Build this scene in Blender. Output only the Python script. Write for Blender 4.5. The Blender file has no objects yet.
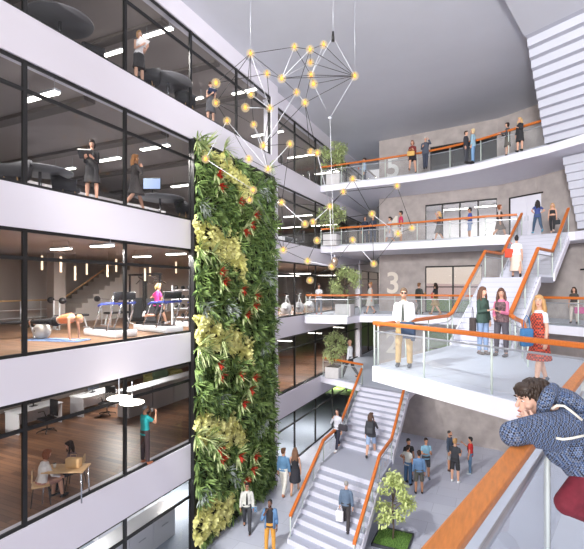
import bpy, bmesh, math, random
from math import sin, cos, pi, radians as R, sqrt
from mathutils import Vector as V, Matrix as M, noise as NZ
random.seed(7)
S = bpy.context.scene
COL = S.collection
F = 440.0; TH = R(25.3); CT = cos(TH); ST = sin(TH)
# world: eye at the origin, +Y runs along the glazed facade, z = 0 at eye height
def W(u, v, d):
    l = (u-292)/F*d
    return V((l*CT-d*ST, l*ST+d*CT, (287-v)/F*d))
def G(u, v, z): return W(u, v, z*F/(287-v))
def PZ(u, d, z):
    p = W(u, 287, d); p.z = z; return p
L1, L2, L3, L4, L5 = -8.66, -5.06, -1.46, 2.14, 5.74
G4 = 2.3; LD = -1.95; CEIL = 8.95

def lin(c):
    return tuple(((x/255)/12.92 if x/255 <= .04045 else ((x/255+.055)/1.055)**2.4) for x in c)
MATS = {}
def mat(name, rgb, rough=.6, metal=0, emit=0, var=0, scale=8, bump=0, spec=.5, stretch=None):
    if name in MATS: return MATS[name]
    m = bpy.data.materials.new(name); m.use_nodes = True
    nt = m.node_tree; b = nt.nodes['Principled BSDF']
    c = lin(rgb)+(1,)
    b.inputs['Base Color'].default_value = c
    b.inputs['Roughness'].default_value = rough
    b.inputs['Metallic'].default_value = metal
    b.inputs['Specular IOR Level'].default_value = spec
    if emit:
        b.inputs['Emission Color'].default_value = c
        b.inputs['Emission Strength'].default_value = emit
    if var or bump:
        tc = nt.nodes.new('ShaderNodeTexCoord'); n = nt.nodes.new('ShaderNodeTexNoise')
        mp = nt.nodes.new('ShaderNodeMapping')
        mp.inputs['Scale'].default_value = stretch or (1, 1, 1)
        n.inputs['Scale'].default_value = scale; n.inputs['Detail'].default_value = 6
        nt.links.new(tc.outputs['Object'], mp.inputs[0]); nt.links.new(mp.outputs[0], n.inputs['Vector'])
        if var:
            r = nt.nodes.new('ShaderNodeValToRGB')
            r.color_ramp.elements[0].position = .3; r.color_ramp.elements[1].position = .7
            r.color_ramp.elements[0].color = tuple(x*(1-var) for x in c[:3])+(1,)
            r.color_ramp.elements[1].color = tuple(min(1, x*(1+var)) for x in c[:3])+(1,)
            nt.links.new(n.outputs['Fac'], r.inputs[0]); nt.links.new(r.outputs[0], b.inputs['Base Color'])
        if bump:
            bp = nt.nodes.new('ShaderNodeBump'); bp.inputs['Strength'].default_value = bump
            nt.links.new(n.outputs['Fac'], bp.inputs['Height']); nt.links.new(bp.outputs[0], b.inputs['Normal'])
    MATS[name] = m
    return m
def glass_mat(name, tint, refl=1.0, ior=1.45, rough=0.0, haze=0, hcol=(230, 232, 236)):
    m = bpy.data.materials.new(name); m.use_nodes = True
    nt = m.node_tree; nt.nodes.clear()
    o = nt.nodes.new('ShaderNodeOutputMaterial'); t = nt.nodes.new('ShaderNodeBsdfTransparent')
    g = nt.nodes.new('ShaderNodeBsdfGlossy'); fr = nt.nodes.new('ShaderNodeLayerWeight'); mx = nt.nodes.new('ShaderNodeMixShader')
    ml = nt.nodes.new('ShaderNodeMath'); ml.operation = 'MULTIPLY'; ml.inputs[1].default_value = refl
    t.inputs[0].default_value = tuple(tint)+(1,); g.inputs['Roughness'].default_value = rough
    pw = nt.nodes.new('ShaderNodeMath'); pw.operation = 'POWER'; pw.inputs[1].default_value = 5
    ad = nt.nodes.new('ShaderNodeMath'); ad.operation = 'MULTIPLY_ADD'; ad.inputs[1].default_value = .95; ad.inputs[2].default_value = ((ior-1)/(ior+1))**2
    fr.inputs['Blend'].default_value = .5
    nt.links.new(fr.outputs['Facing'], pw.inputs[0]); nt.links.new(pw.outputs[0], ad.inputs[0]); nt.links.new(ad.outputs[0], ml.inputs[0]); nt.links.new(ml.outputs[0], mx.inputs[0])
    first = t
    if haze:
        d = nt.nodes.new('ShaderNodeBsdfDiffuse'); d.inputs[0].default_value = lin(hcol)+(1,)
        m2 = nt.nodes.new('ShaderNodeMixShader'); m2.inputs[0].default_value = haze
        nt.links.new(t.outputs[0], m2.inputs[1]); nt.links.new(d.outputs[0], m2.inputs[2]); first = m2
    nt.links.new(first.outputs[0], mx.inputs[1]); nt.links.new(g.outputs[0], mx.inputs[2]); nt.links.new(mx.outputs[0], o.inputs[0])
    MATS[name] = m
    return m
def pattern_mat(name, kind, c1, c2, scale, c3=None, rough=.7, bw=.6, bh=.25, mortar=.012, rot=0):
    m = bpy.data.materials.new(name); m.use_nodes = True
    nt = m.node_tree; b = nt.nodes['Principled BSDF']; b.inputs['Roughness'].default_value = rough
    tc = nt.nodes.new('ShaderNodeTexCoord'); mp = nt.nodes.new('ShaderNodeMapping'); mp.inputs['Rotation'].default_value = (0, 0, rot)
    nt.links.new(tc.outputs['Object'], mp.inputs[0])
    if kind == 'brick':
        t = nt.nodes.new('ShaderNodeTexBrick'); t.inputs['Scale'].default_value = scale
        t.inputs['Brick Width'].default_value = bw; t.inputs['Row Height'].default_value = bh; t.inputs['Mortar Size'].default_value = mortar
        t.inputs['Color1'].default_value = lin(c1)+(1,); t.inputs['Color2'].default_value = lin(c2)+(1,)
        t.inputs['Mortar'].default_value = lin(c3)+(1,)
    else:
        t = nt.nodes.new('ShaderNodeTexChecker'); t.inputs['Scale'].default_value = scale
        t.inputs['Color1'].default_value = lin(c1)+(1,); t.inputs['Color2'].default_value = lin(c2)+(1,)
    nt.links.new(mp.outputs[0], t.inputs['Vector']); nt.links.new(t.outputs['Color'], b.inputs['Base Color'])
    MATS[name] = m
    return m
WHITE = mat('white_plaster', (226, 225, 236), .6, var=.015, scale=3)
FASC = mat('white_facade_panel', (233, 230, 240), .45)
CEILM = mat('grey_ceiling_paint', (206, 208, 217), .7, var=.02, scale=1)
CONC = mat('board_concrete', (172, 163, 160), .85, var=.14, scale=2.2, bump=.25)
FRAME = mat('black_window_frame', (24, 24, 25), .4)
RAILW = mat('orange_timber', (196, 106, 40), .45, var=.14, scale=6, bump=.05, stretch=(14, 14, 1))
RAILH = mat('orange_timber_grain', (204, 124, 56), .4, var=.16, scale=5, bump=.05, stretch=(14, 2, 14))
STEEL = mat('brushed_steel', (190, 194, 202), .35, .7)
GPOST = mat('pale_green_glass_edge', (202, 214, 206), .3)
PALE = mat('pale_landing_floor', (190, 198, 212), .5, var=.02, scale=4)
STEPM = mat('white_terrazzo_step', (208, 208, 222), .6)
TREAD = mat('grey_terrazzo_tread', (168, 172, 188), .6)
DGREY = mat('dark_grey_paint', (70, 68, 68), .7)
GLASS_F = glass_mat('facade_glass', (.84, .85, .85), 1.0, 1.4)
GLASS_R = glass_mat('railing_glass', (.93, .95, .95), .8, 1.4, haze=.1)
GLASS_M = glass_mat('milky_railing_glass', (.95, .96, .98), .5, 1.3, haze=.22, hcol=(222, 226, 238))
TILE = pattern_mat('stone_floor_tile', 'brick', (196, 200, 214), (188, 192, 208), 1, (164, 168, 184), .5, 1.6, .8, .008)
WOOD3 = pattern_mat('brown_plank_floor', 'brick', (122, 92, 70), (146, 112, 86), 1, (92, 68, 52), .45, 1.8, .14, .006, rot=0)
WOOD2 = pattern_mat('dark_plank_floor', 'brick', (98, 68, 50), (142, 104, 78), 1, (70, 48, 36), .4, 2.4, .16, .006, rot=0)
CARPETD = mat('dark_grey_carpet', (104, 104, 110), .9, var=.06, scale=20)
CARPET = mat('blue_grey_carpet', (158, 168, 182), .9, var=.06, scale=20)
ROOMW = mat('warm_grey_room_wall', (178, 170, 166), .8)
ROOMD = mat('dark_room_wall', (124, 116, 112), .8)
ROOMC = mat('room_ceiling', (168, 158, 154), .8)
LAMP = mat('linear_lamp_diffuser', (255, 248, 238), .5, emit=9)

class MB:
    def __init__(s): s.bm = bmesh.new(); s.m = []
    def _add(s, vs, fs, sm=False, mi=0):
        b = [s.bm.verts.new(v) for v in vs]
        for f in fs:
            try:
                fa = s.bm.faces.new([b[i] for i in f]); fa.smooth = sm; fa.material_index = mi
            except ValueError: pass
        return s
    def box(s, c, size, rz=0, mi=0, bev=0):
        x, y, z = [k/2 for k in size]; cr, sr = cos(rz), sin(rz)
        vs = [(c[0]+a*x*cr-b*y*sr, c[1]+a*x*sr+b*y*cr, c[2]+d*z) for a, b, d in
              ((-1,-1,-1),(1,-1,-1),(1,1,-1),(-1,1,-1),(-1,-1,1),(1,-1,1),(1,1,1),(-1,1,1))]
        return s._add(vs, [(3,2,1,0),(4,5,6,7),(0,1,5,4),(1,2,6,5),(2,3,7,6),(3,0,4,7)], False, mi)
    def bb(s, x0, x1, y0, y1, z0, z1, mi=0):
        return s.box(((x0+x1)/2, (y0+y1)/2, (z0+z1)/2), (x1-x0, y1-y0, z1-z0), 0, mi)
    def rbox(s, c, size, r, rz=0, mi=0, seg=2):
        t = bmesh.new(); bmesh.ops.create_cube(t, size=1)
        for v in t.verts: v.co = V((v.co.x*size[0], v.co.y*size[1], v.co.z*size[2]))
        bmesh.ops.bevel(t, geom=t.edges[:]+t.verts[:], offset=r, segments=seg, affect='EDGES', profile=.5)
        m = M.Translation(c) @ M.Rotation(rz, 4, 'Z')
        s.merge(t, m, True, mi); return s
    def merge(s, t, m=None, sm=True, mi=0):
        if m is not None: bmesh.ops.transform(t, matrix=m, verts=t.verts)
        t.verts.index_update()
        s._add([v.co.copy() for v in t.verts], [[v.index for v in f.verts] for f in t.faces], sm, mi); t.free()
    def cyl(s, p0, p1, r0, r1=None, n=10, caps=True, sm=True, mi=0, flat=1, fax=None):
        p0, p1 = V(p0), V(p1); r1 = r0 if r1 is None else r1
        d = (p1-p0)
        if d.length < 1e-6: return s
        d.normalize(); a = V(fax) if fax else (V((1, 0, 0)) if abs(d.x) < .8 else V((0, 1, 0)))
        a = (a-d*a.dot(d)).normalized(); b = d.cross(a)
        vs = []
        for p, r in ((p0, r0), (p1, r1)):
            for i in range(n):
                t = 2*pi*i/n; vs.append(p+a*cos(t)*r+b*sin(t)*r*flat)
        fs = [(i, (i+1) % n, n+(i+1) % n, n+i) for i in range(n)]
        if caps: fs += [tuple(range(n))[::-1], tuple(range(n, 2*n))]
        return s._add(vs, fs, sm, mi)
    def tube(s, pts, r, n=8, mi=0, caps=True):
        pts = [V(p) for p in pts]; k = len(pts); vs = []; rs = r if isinstance(r, (list, tuple)) else [r]*k
        a = None
        for i, p in enumerate(pts):
            d = (pts[min(i+1, k-1)]-pts[max(i-1, 0)]).normalized()
            if a is None: a = V((0, 0, 1)) if abs(d.z) < .8 else V((1, 0, 0))
            a = (a-d*a.dot(d)).normalized(); b = d.cross(a)
            for j in range(n):
                t = 2*pi*j/n; vs.append(p+(a*cos(t)+b*sin(t))*rs[i])
        fs = [(i*n+j, i*n+(j+1) % n, (i+1)*n+(j+1) % n, (i+1)*n+j) for i in range(k-1) for j in range(n)]
        if caps: fs += [tuple(range(n))[::-1], tuple(range((k-1)*n, k*n))]
        return s._add(vs, fs, True, mi)
    def ell(s, c, r, rot=None, seg=14, rings=9, mi=0):
        r = (r, r, r) if not isinstance(r, (tuple, list)) else r
        t = bmesh.new(); bmesh.ops.create_uvsphere(t, u_segments=seg, v_segments=rings, radius=1)
        m = M.Translation(c) @ (rot.to_4x4() if rot is not None else M.Identity(4)) @ M.Diagonal((r[0], r[1], r[2], 1))
        s.merge(t, m, True, mi); return s
    def prism(s, poly, z0, z1, mi=0):
        n = len(poly); vs = [(p[0], p[1], z0) for p in poly]+[(p[0], p[1], z1) for p in poly]
        fs = [tuple(range(n))[::-1], tuple(range(n, 2*n))]+[(i, (i+1) % n, n+(i+1) % n, n+i) for i in range(n)]
        return s._add(vs, fs, False, mi)
    def face(s, pts, mi=0): return s._add(pts, [tuple(range(len(pts)))], False, mi)
    def sweep(s, pts, w, h, mi=0, r=.25, up=V((0, 0, 1))):
        # rounded-rectangle section swept along a path; horizontal mitres
        pts = [V(p) for p in pts]; k = len(pts)
        prof = []
        for sx, sy, a0 in ((1, 1, 0), (-1, 1, 90), (-1, -1, 180), (1, -1, 270)):
            for j in range(3):
                a = R(a0+45*j); rr = min(w, h)*r
                prof.append((sx*(w/2-rr)+rr*cos(a), sy*(h/2-rr)+rr*sin(a)))
        n = len(prof); vs = []
        for i, p in enumerate(pts):
            d0 = (pts[i]-pts[i-1]) if i else (pts[1]-pts[0]); d1 = (pts[i+1]-pts[i]) if i < k-1 else d0
            h0 = V((d0.x, d0.y, 0)).normalized(); h1 = V((d1.x, d1.y, 0)).normalized()
            t = (h0+h1).normalized(); side = V((t.y, -t.x, 0)); c = max(.4, t.dot(h0))
            for a, b in prof: vs.append(p+side*(a/c)+up*b)
        fs = [(i*n+j, i*n+(j+1) % n, (i+1)*n+(j+1) % n, (i+1)*n+j) for i in range(k-1) for j in range(n)]
        fs += [tuple(range(n))[::-1], tuple(range((k-1)*n, k*n))]
        return s._add(vs, fs, False, mi)
    def build(s, name, m, parent=None, world=False, recalc=True):
        me = bpy.data.meshes.new(name)
        if recalc: bmesh.ops.recalc_face_normals(s.bm, faces=s.bm.faces)
        if world and parent is not None:
            bmesh.ops.transform(s.bm, matrix=wm(parent).inverted(), verts=s.bm.verts)
        s.bm.to_mesh(me); s.bm.free()
        for k in (m if isinstance(m, (list, tuple)) else [m]): me.materials.append(k)
        o = bpy.data.objects.new(name, me); COL.objects.link(o)
        if parent is not None: o.parent = parent
        return o
def wm(o):
    m = M.LocRotScale(o.location, o.rotation_euler, o.scale)
    return wm(o.parent) @ m if o.parent else m
def tag(o, label=None, cat=None, group=None, kind=None):
    if label: o['label'] = label
    if cat: o['category'] = cat
    if group: o['group'] = group
    if kind: o['kind'] = kind
    return o
def thing(name, label, cat, loc=(0, 0, 0), rz=0, group=None, sc=1):
    o = bpy.data.objects.new(name, None); COL.objects.link(o); o.empty_display_size = .1
    o.location = loc; o.rotation_euler = (0, 0, rz); o.scale = (sc, sc, sc)
    return tag(o, label, cat, group)
def struct(name, mb, m, label=None, cat=None):
    o = mb.build(name, m); o['kind'] = 'structure'
    if label: o['label'] = label
    if cat: o['category'] = cat
    return o
def dup(root, loc, rz=0, label=None, group=None, sc=None):
    r = root.copy(); COL.objects.link(r); r.location = loc; r.rotation_euler = (0, 0, rz)
    if sc: r.scale = (sc, sc, sc)
    if label: r['label'] = label
    if group: r['group'] = group
    for ch in [c for c in bpy.data.objects if c.parent == root]:
        c = ch.copy(); COL.objects.link(c); c.parent = r
        for g in [q for q in bpy.data.objects if q.parent == ch]:
            d = g.copy(); COL.objects.link(d); d.parent = c
    return r
# ------------------------------------------------------------------ camera, sky, light
cam = bpy.data.cameras.new('camera'); co = bpy.data.objects.new('camera', cam); COL.objects.link(co)
co.rotation_euler = (pi/2, 0, TH); cam.lens = 36*F/584; cam.sensor_width = 36; cam.shift_y = 12.5/584; cam.clip_start = .05
S.camera = co
S.view_settings.view_transform = 'Standard'; S.view_settings.look = 'None'; S.view_settings.exposure = 0
S.cycles.transparent_max_bounces = 24; S.cycles.max_bounces = 6; S.cycles.diffuse_bounces = 4; S.cycles.glossy_bounces = 3
S.cycles.sample_clamp_indirect = 6
w = bpy.data.worlds.new('World'); S.world = w; w.use_nodes = True
nt = w.node_tree; bg = nt.nodes['Background']
tc = nt.nodes.new('ShaderNodeTexCoord'); sp = nt.nodes.new('ShaderNodeSeparateXYZ'); rp = nt.nodes.new('ShaderNodeValToRGB')
nt.links.new(tc.outputs['Generated'], sp.inputs[0]); nt.links.new(sp.outputs['Z'], rp.inputs[0]); nt.links.new(rp.outputs[0], bg.inputs[0])
e = rp.color_ramp.elements
e[0].position = 0; e[0].color = lin((252, 228, 212))+(1,); e[1].position = .35; e[1].color = lin((226, 232, 246))+(1,)
k = rp.color_ramp.elements.new(.1); k.color = lin((250, 232, 222))+(1,)
bg.inputs[1].default_value = .85
def area(name, loc, tgt, size, power, col=(1, 1, 1), sy=None):
    l = bpy.data.lights.new(name, 'AREA'); l.energy = power; l.color = col; l.size = size
    if sy: l.shape = 'RECTANGLE'; l.size_y = sy
    o = bpy.data.objects.new(name, l); COL.objects.link(o); o.location = loc
    o.rotation_euler = (V(tgt)-V(loc)).to_track_quat('-Z', 'Y').to_euler(); return o
area('overhead_fill_lamp', (-1.0, 7, 8.8), (-1.5, 10, -8), 9, 480, (.97, .98, 1), 7)  # added area lamp overhead, out of view; the ceiling itself is closed
area('rear_fill_lamp', (-4.5, -26, 5.0), (-3, 22, -2), 6, 10000, (1, .985, .96))  # unseen area lamp added behind the viewer for even light down the hall
area('stair_hall_fill_lamp', (5.5, 9, 8.3), (0, 19, 0), 4, 220, (1, .98, .96))  # added area lamp out of view, brightens the stair hall
l = bpy.data.lights.new('ceiling_fill_spot', 'SPOT'); l.energy = 11500; l.spot_size = R(84); l.spot_blend = .7; l.shadow_soft_size = .8; l.color = (.98, .985, 1)  # unseen spot added to brighten the dark ceiling
o = bpy.data.objects.new('ceiling_fill_spot', l); COL.objects.link(o); o.location = (.5, -1.5, 4.6); o.rotation_euler = (V((-1.5, 22, 10.5))-V(o.location)).to_track_quat('-Z', 'Y').to_euler()
l = bpy.data.lights.new('ground_floor_spot', 'SPOT'); l.energy = 10500; l.spot_size = R(46); l.spot_blend = .5; l.shadow_soft_size = .3; l.color = (1, .985, .96)
o = bpy.data.objects.new('ground_floor_spot', l); COL.objects.link(o); o.location = (-7.6, 1.5, 7.6); o.rotation_euler = (V((-3.6, 18.5, -8.66))-V(o.location)).to_track_quat('-Z', 'Y').to_euler()

# ------------------------------------------------------------------ shell
YB = [.45, 3.2, 5.95, 8.7, 11.45, 14.2, 16.95]
YR = [17.2+.02, 19.95, 22.7, 25.45, 28.2, 30.95, 33.7, 36.75]
LV = [(L1, -6.15), (L2, -2.39), (L3, 1.23), (L4, 4.78), (L5, 8.3)]
o = struct('floor', MB().bb(-18.2, 14, -3, 40, L1-.3, L1), TILE)
struct('ceiling', MB().bb(-9.34, 15, -1.5, 33, CEIL, CEIL+.3), CEILM)
nm = ['one', 'two', 'three', 'four', 'five']
# rooms behind the facade
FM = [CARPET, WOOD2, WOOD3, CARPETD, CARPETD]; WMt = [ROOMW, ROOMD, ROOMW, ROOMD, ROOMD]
for i, (zf, zh) in enumerate(LV):
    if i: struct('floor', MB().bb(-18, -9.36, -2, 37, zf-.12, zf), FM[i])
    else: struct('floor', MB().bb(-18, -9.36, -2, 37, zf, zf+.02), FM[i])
    top = LV[i+1][0]-.12 if i < 4 else CEIL+.3
    struct('ceiling', MB().bb(-18, -9.36, -2, 37, zh+.06, top), ROOMC)
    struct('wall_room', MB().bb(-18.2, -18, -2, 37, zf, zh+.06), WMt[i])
    struct('wall_room_end', MB().bb(-18, -9.4, -2.2, -2, zf, zh+.06).bb(-18, -9.4, 37, 37.2, zf, zh+.06), WMt[i])
kk = 20
for i in (3, 4):
    zh = LV[i][1]
    for y in (2.2, 5.0, 7.8, 10.6, 13.4, 16.2):
        struct('trim_%d' % kk, MB().bb(-17.9, -9.5, y, y+.35, zh-.04, zh+.06), mat('ceiling_beam_paint', (118, 110, 106), .8)); kk += 1
# spandrels of the left facade
SP = [(-6.15, L2), (-2.39, L3), (1.23, L4), (4.78, L5), (8.3, CEIL)]
for i, (a, b) in enumerate(SP):
    struct('trim_%d' % (i+1), MB().bb(-9.36, -9.0, -1, 16.95, a, b), FASC)
    struct('trim_%d' % (i+6), MB().bb(-9.58, -9.23, 17.2, 37, a, b), FASC)
struct('trim_11', MB().bb(-9.1, -9.0, 16.95, 17.56, L1, CEIL).bb(-9.58, -9.1, 17.3, 17.56, L1, CEIL), FASC)
struct('trim_12', MB().bb(-9.45, -9.12, 30.75, 31.2, L1, L4), FASC)

def facade_window(n, x, ys, zf, zh, label):
    r = bpy.data.objects.new('window_%d' % n, None); COL.objects.link(r); r.location = (x, ys[0], zf)
    r['kind'] = 'structure'; r['label'] = label
    fr = MB(); zt = zh-.62
    for z0, z1 in ((zf, zf+.07), (zh-.07, zh), (zt-.04, zt+.04)): fr.bb(x-.05, x, ys[0], ys[-1], z0, z1)
    fr.build('frame', FRAME, r, True)
    for j, y in enumerate(ys):
        MB().bb(x-.055, x+.012, y-.015, y+.075, zf, zh).build('mullion', FRAME, r, True)
        if j < len(ys)-1:
            for z0, z1 in ((zf, zt), (zt, zh)):
                MB().face([(x-.05, y, z0), (x-.05, ys[j+1], z0), (x-.05, ys[j+1], z1), (x-.05, y, z1)]).build('pane', GLASS_F, r, True)
for i, (zf, zh) in enumerate(LV):
    facade_window(i+1, -9.05, YB, zf, zh, 'black framed strip window on floor %s of the left facade' % nm[i])
    facade_window(i+6, -9.28, YR, zf, zh, 'black framed strip window on floor %s beyond the green wall' % nm[i])

# back wall of board-marked concrete, with openings
P = [V((-6.7, 26.7)), V((-.09, 25.8)), V((1.63, 24.65)), V((3.6, 22.6)), V((6.2, 19)), V((9, 14.5)), V((11, 10))]
WD = (P[1]-P[0]).normalized(); WN = V((-WD.y, WD.x))   # WN points away from the hall
WL = (P[1]-P[0]).length
def wall_s(u):
    # distance along the straight wall seen in picture column u
    r = W(u, 287, 1); a = V((r.x, r.y))
    # P0 + s*WD = t*a
    det = WD.x*(-a.y)-WD.y*(-a.x); bx, by = -P[0].x, -P[0].y
    return (bx*(-a.y)-by*(-a.x))/det
def WP(s, off, z):
    p = P[0]+WD*s-WN*off
    return V((p.x, p.y, z))
sA, sB, sC = wall_s(425), wall_s(482), wall_s(497)
s5 = wall_s(430)
holes = [(s5, min(sC, WL-.05), L5+.02, L5+2.3), (sA, min(sC, WL-.05), G4, 4.75), (sA, sB, L3, 1.2), (sA, sB, -4.7, -2.35)]
ss = sorted(set([0, WL]+[h[0] for h in holes]+[h[1] for h in holes])); zs = sorted(set([L1, CEIL]+[h[2] for h in holes]+[h[3] for h in holes]))
mb = MB(); TK = .3
inside = lambda s, z: any(h[0] < s < h[1] and h[2] < z < h[3] for h in holes)
for a, b in zip(ss, ss[1:]):
    for c, d in zip(zs, zs[1:]):
        if inside((a+b)/2, (c+d)/2): continue
        for off in (0, -TK): mb.face([WP(a, off, c), WP(b, off, c), WP(b, off, d), WP(a, off, d)])
for a, b, c, d in holes:
    for q in ([(a, c), (b, c)], [(b, c), (b, d)], [(b, d), (a, d)], [(a, d), (a, c)]):
        mb.face([WP(q[0][0], 0, q[0][1]), WP(q[1][0], 0, q[1][1]), WP(q[1][0], -TK, q[1][1]), WP(q[0][0], -TK, q[0][1])])
mb.face([WP(0, 0, L1), WP(0, -TK, L1), WP(0, -TK, CEIL), WP(0, 0, CEIL)])
for a, b in zip(P[1:], P[2:]):
    n = V((-(b-a).y, (b-a).x)).normalized()*TK
    mb.face([(a.x, a.y, L1), (b.x, b.y, L1), (b.x, b.y, CEIL), (a.x, a.y, CEIL)])
    mb.face([(a.x+n.x, a.y+n.y, L1), (b.x+n.x, b.y+n.y, L1), (b.x+n.x, b.y+n.y, CEIL), (a.x+n.x, a.y+n.y, CEIL)])
struct('wall_back', mb, CONC)
GLASS_D = glass_mat('dark_door_glass', (.35, .38, .38), 1.2, 1.5)
def back_window(n, h, cols, rows, glass, label):
    a, b, c, d = h
    r = bpy.data.objects.new('window_%d' % n, None); COL.objects.link(r); r.location = WP(a, -.1, c); r['kind'] = 'structure'; r['label'] = label
    fr = MB()
    rz = math.atan2(WD.y, WD.x)
    def bar(s0, s1, z0, z1): 
        p = WP((s0+s1)/2, -.12, (z0+z1)/2); fr.box(p, (s1-s0, .08, z1-z0), rz)
    bar(a, b, c, c+.08); bar(a, b, d-.08, d)
    for k in range(cols+1):
        s = a+(b-a)*k/cols; bar(max(a, s-.04), min(b, s+.04), c, d)
    for t in rows: bar(a, b, c+(d-c)*t-.03, c+(d-c)*t+.03)
    fr.build('frame', FRAME, r, True)
    for k in range(cols):
        s0 = a+(b-a)*k/cols; s1 = a+(b-a)*(k+1)/cols
        MB().face([WP(s0, -.12, c), WP(s1, -.12, c), WP(s1, -.12, d), WP(s0, -.12, d)]).build('pane', glass, r, True)
back_window(11, holes[0], 3, (), GLASS_D, 'dark glazed door front behind the fifth floor gallery')
back_window(12, holes[1], 4, (.62,), GLASS_R, 'black framed window behind the fourth floor gallery')
back_window(13, holes[2], 2, (.55,), GLASS_R, 'black framed window to the sunset behind the third floor gallery')
back_window(14, holes[3], 2, (.5,), GLASS_R, 'black framed window low behind the landing')
# room behind the two upper windows, lawn and hills outside
mb = MB()
for z0, z1 in ((G4-.2, G4), (5.2, L5), (8.3, 8.6)):
    mb.prism([WP(0, -TK, 0)[:2], WP(WL, -TK, 0)[:2], WP(WL, -5, 0)[:2], WP(0, -5, 0)[:2]], z0, z1)
mb.face([WP(0, -5, G4), WP(WL, -5, G4), WP(WL, -5, 8.6), WP(0, -5, 8.6)])
for s in (0, WL): mb.face([WP(s, -TK, G4), WP(s, -5, G4), WP(s, -5, 8.6), WP(s, -TK, 8.6)])
struct('wall_upper_room', mb, mat('pale_upper_room', (206, 204, 208), .8))
LAWN = mat('lawn_green', (96, 128, 52), .95, var=.25, scale=1.5)
mb = MB()
mb.face([(-14, 38, -7), (30, 31, -7), (46, 58, -1.6), (-14, 62, -1.6)])
mb.face([(-14, 27.2, -7), (30, 27.2, -7), (30, 31, -7), (-14, 38, -7)])
struct('ground_outside', mb, LAWN, 'grass bank outside the back windows', 'ground')
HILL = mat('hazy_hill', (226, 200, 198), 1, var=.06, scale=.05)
mb = MB(); n = 40
top = [(-90+260*i/n, 170-20*i/n, 1.2+2.0*NZ.noise((i*.22, 3, 0))) for i in range(n+1)]
for a, b in zip(top, top[1:]): mb.face([(a[0], a[1], -14), (b[0], b[1], -14), b, a])
struct('hills', mb, HILL, 'hazy hills far outside the back windows', 'hills')

# wall numerals
def text_obj(name, s, size, m, loc, rz, ext=.015, off=.0):
    c = bpy.data.curves.new(name, 'FONT'); c.body = s; c.size = size; c.extrude = ext; c.align_x = 'CENTER'; c.offset = off
    o = bpy.data.objects.new(name, c); COL.objects.link(o)
    dg = bpy.context.evaluated_depsgraph_get(); me = bpy.data.meshes.new_from_object(o.evaluated_get(dg))
    bpy.data.objects.remove(o); o = bpy.data.objects.new(name, me); COL.objects.link(o)
    me.materials.clear(); me.materials.append(m)
    o.location = loc; o.rotation_euler = (pi/2, 0, rz); return o
NUM = mat('cream_numeral', (226, 216, 204), .6); NUM5 = mat('pale_grey_numeral', (222, 222, 220), .6)
wrz = math.atan2(WD.y, WD.x); sN = wall_s(393)
for ch, z, m, lb in (('5', 6.62, NUM5, 'pale grey numeral 5 painted on concrete behind the top gallery railing'),
                     ('4', 3.0, NUM, 'cream numeral 4 on concrete behind the man in the pink t-shirt'),
                     ('3', -.35, NUM, 'cream numeral 3 on concrete behind the man in white shirt and sunglasses'),
                     ('2', -3.95, NUM, 'cream numeral 2 on concrete low below the third floor gallery')):
    t = text_obj('wall_numeral', ch, 1.78, m, WP(sN, .03, z), wrz, .012, .028); tag(t, lb, 'number')

# galleries and landing slabs
def slab(edge, inner, z, th, m=WHITE, mt=PALE, name='floor_gallery'):
    poly = edge+inner
    mb = MB(); mb.prism(poly, z-th, z-.01)
    o = struct(name, mb, m)
    o2 = struct(name+'_finish', MB().prism(poly, z-.01, z), mt)
    return o
BACK = [(11, 10), (9, 14.5), (6.2, 19), (3.6, 22.6), (1.63, 24.65), (-.09, 25.8), (-6.7, 26.7), (-6.7, 36.9), (-9.22, 36.9)]
E5 = [(-9.22, 23.3), (-5.5, 23.1), (-3.8, 22.95), (-2.2, 22.55), (-.8, 22.0), (.34, 21.3), (1.74, 20.5), (3.5, 19.0), (7.5, 14)]
E4 = [(-9.22, 23.3), (-5.5, 23.0), (-3.8, 22.8), (-2.2, 22.5), (-.6, 22.25), (.7, 22.3), (2.8, 21.5), (3.6, 20.3), (7.5, 15)]
E3 = [(-9.22, 20.9), (-8.75, 20.05), (-6.7, 20.45), (-6.5, 21.85), (-4.85, 22.45), (-2.2, 22.3), (-.2, 21.3), (1.5, 19.8), (2.6, 19.0), (6.5, 15.5)]
E2 = [(-9.22, 23.3), (-6.4, 22.0), (-3.93, 21.35), (-3.7, 26.3)]
slab(E5, BACK, L5, .34); slab(E4, BACK, G4, .36); slab(E3, BACK, L3, .34)
slab(E2, [(-6.7, 26.7), (-6.7, 36.9), (-9.22, 36.9)], L2, .34)
struct('wall_passage', MB().bb(-6.72, -6.6, 27.0, 36.9, L1, CEIL), ROOMD)
# big landing and the walkway the viewer stands on
RA = lambda y: -.637+.2456*y                    # handrail line of the walkway
EX = .46
# white double door at the head of the upper stair, and a pale door at the right edge of the third floor
def wall_door(n, a, b, u0, u1, z, hgt, label, leafm):
    d = (b-a).normalized(); nn = V((d.y, -d.x))
    def hit(u):
        r = W(u, 287, 1); det = d.x*(-r.y)-d.y*(-r.x); return (-a.x*(-r.y)+a.y*(-r.x))/det
    s0, s1 = hit(u0), hit(u1); rz = math.atan2(d.y, d.x); mid = a+d*(s0+s1)/2+nn*.03; wd = abs(s1-s0)
    r = bpy.data.objects.new('door_%d' % n, None); COL.objects.link(r); r.location = (mid.x, mid.y, z); r.rotation_euler = (0, 0, rz); r['kind'] = 'structure'; r['label'] = label
    f = MB()
    for s_ in (-1, 1): f.box((s_*(wd/2+.03), 0, hgt/2), (.07, .1, hgt))
    f.box((0, 0, hgt+.03), (wd+.13, .1, .07)); f.build('frame', FRAME, r)
    for s_ in (-1, 1):
        lf_ = MB().box((s_*wd/4, 0, hgt/2), (wd/2-.02, .05, hgt)).build('leaf', leafm, r)
        MB().cyl((s_*.08, -.05, 1.0), (s_*.08, -.05, 1.25), .015, n=8).build('handle', STEEL, lf_)
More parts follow.
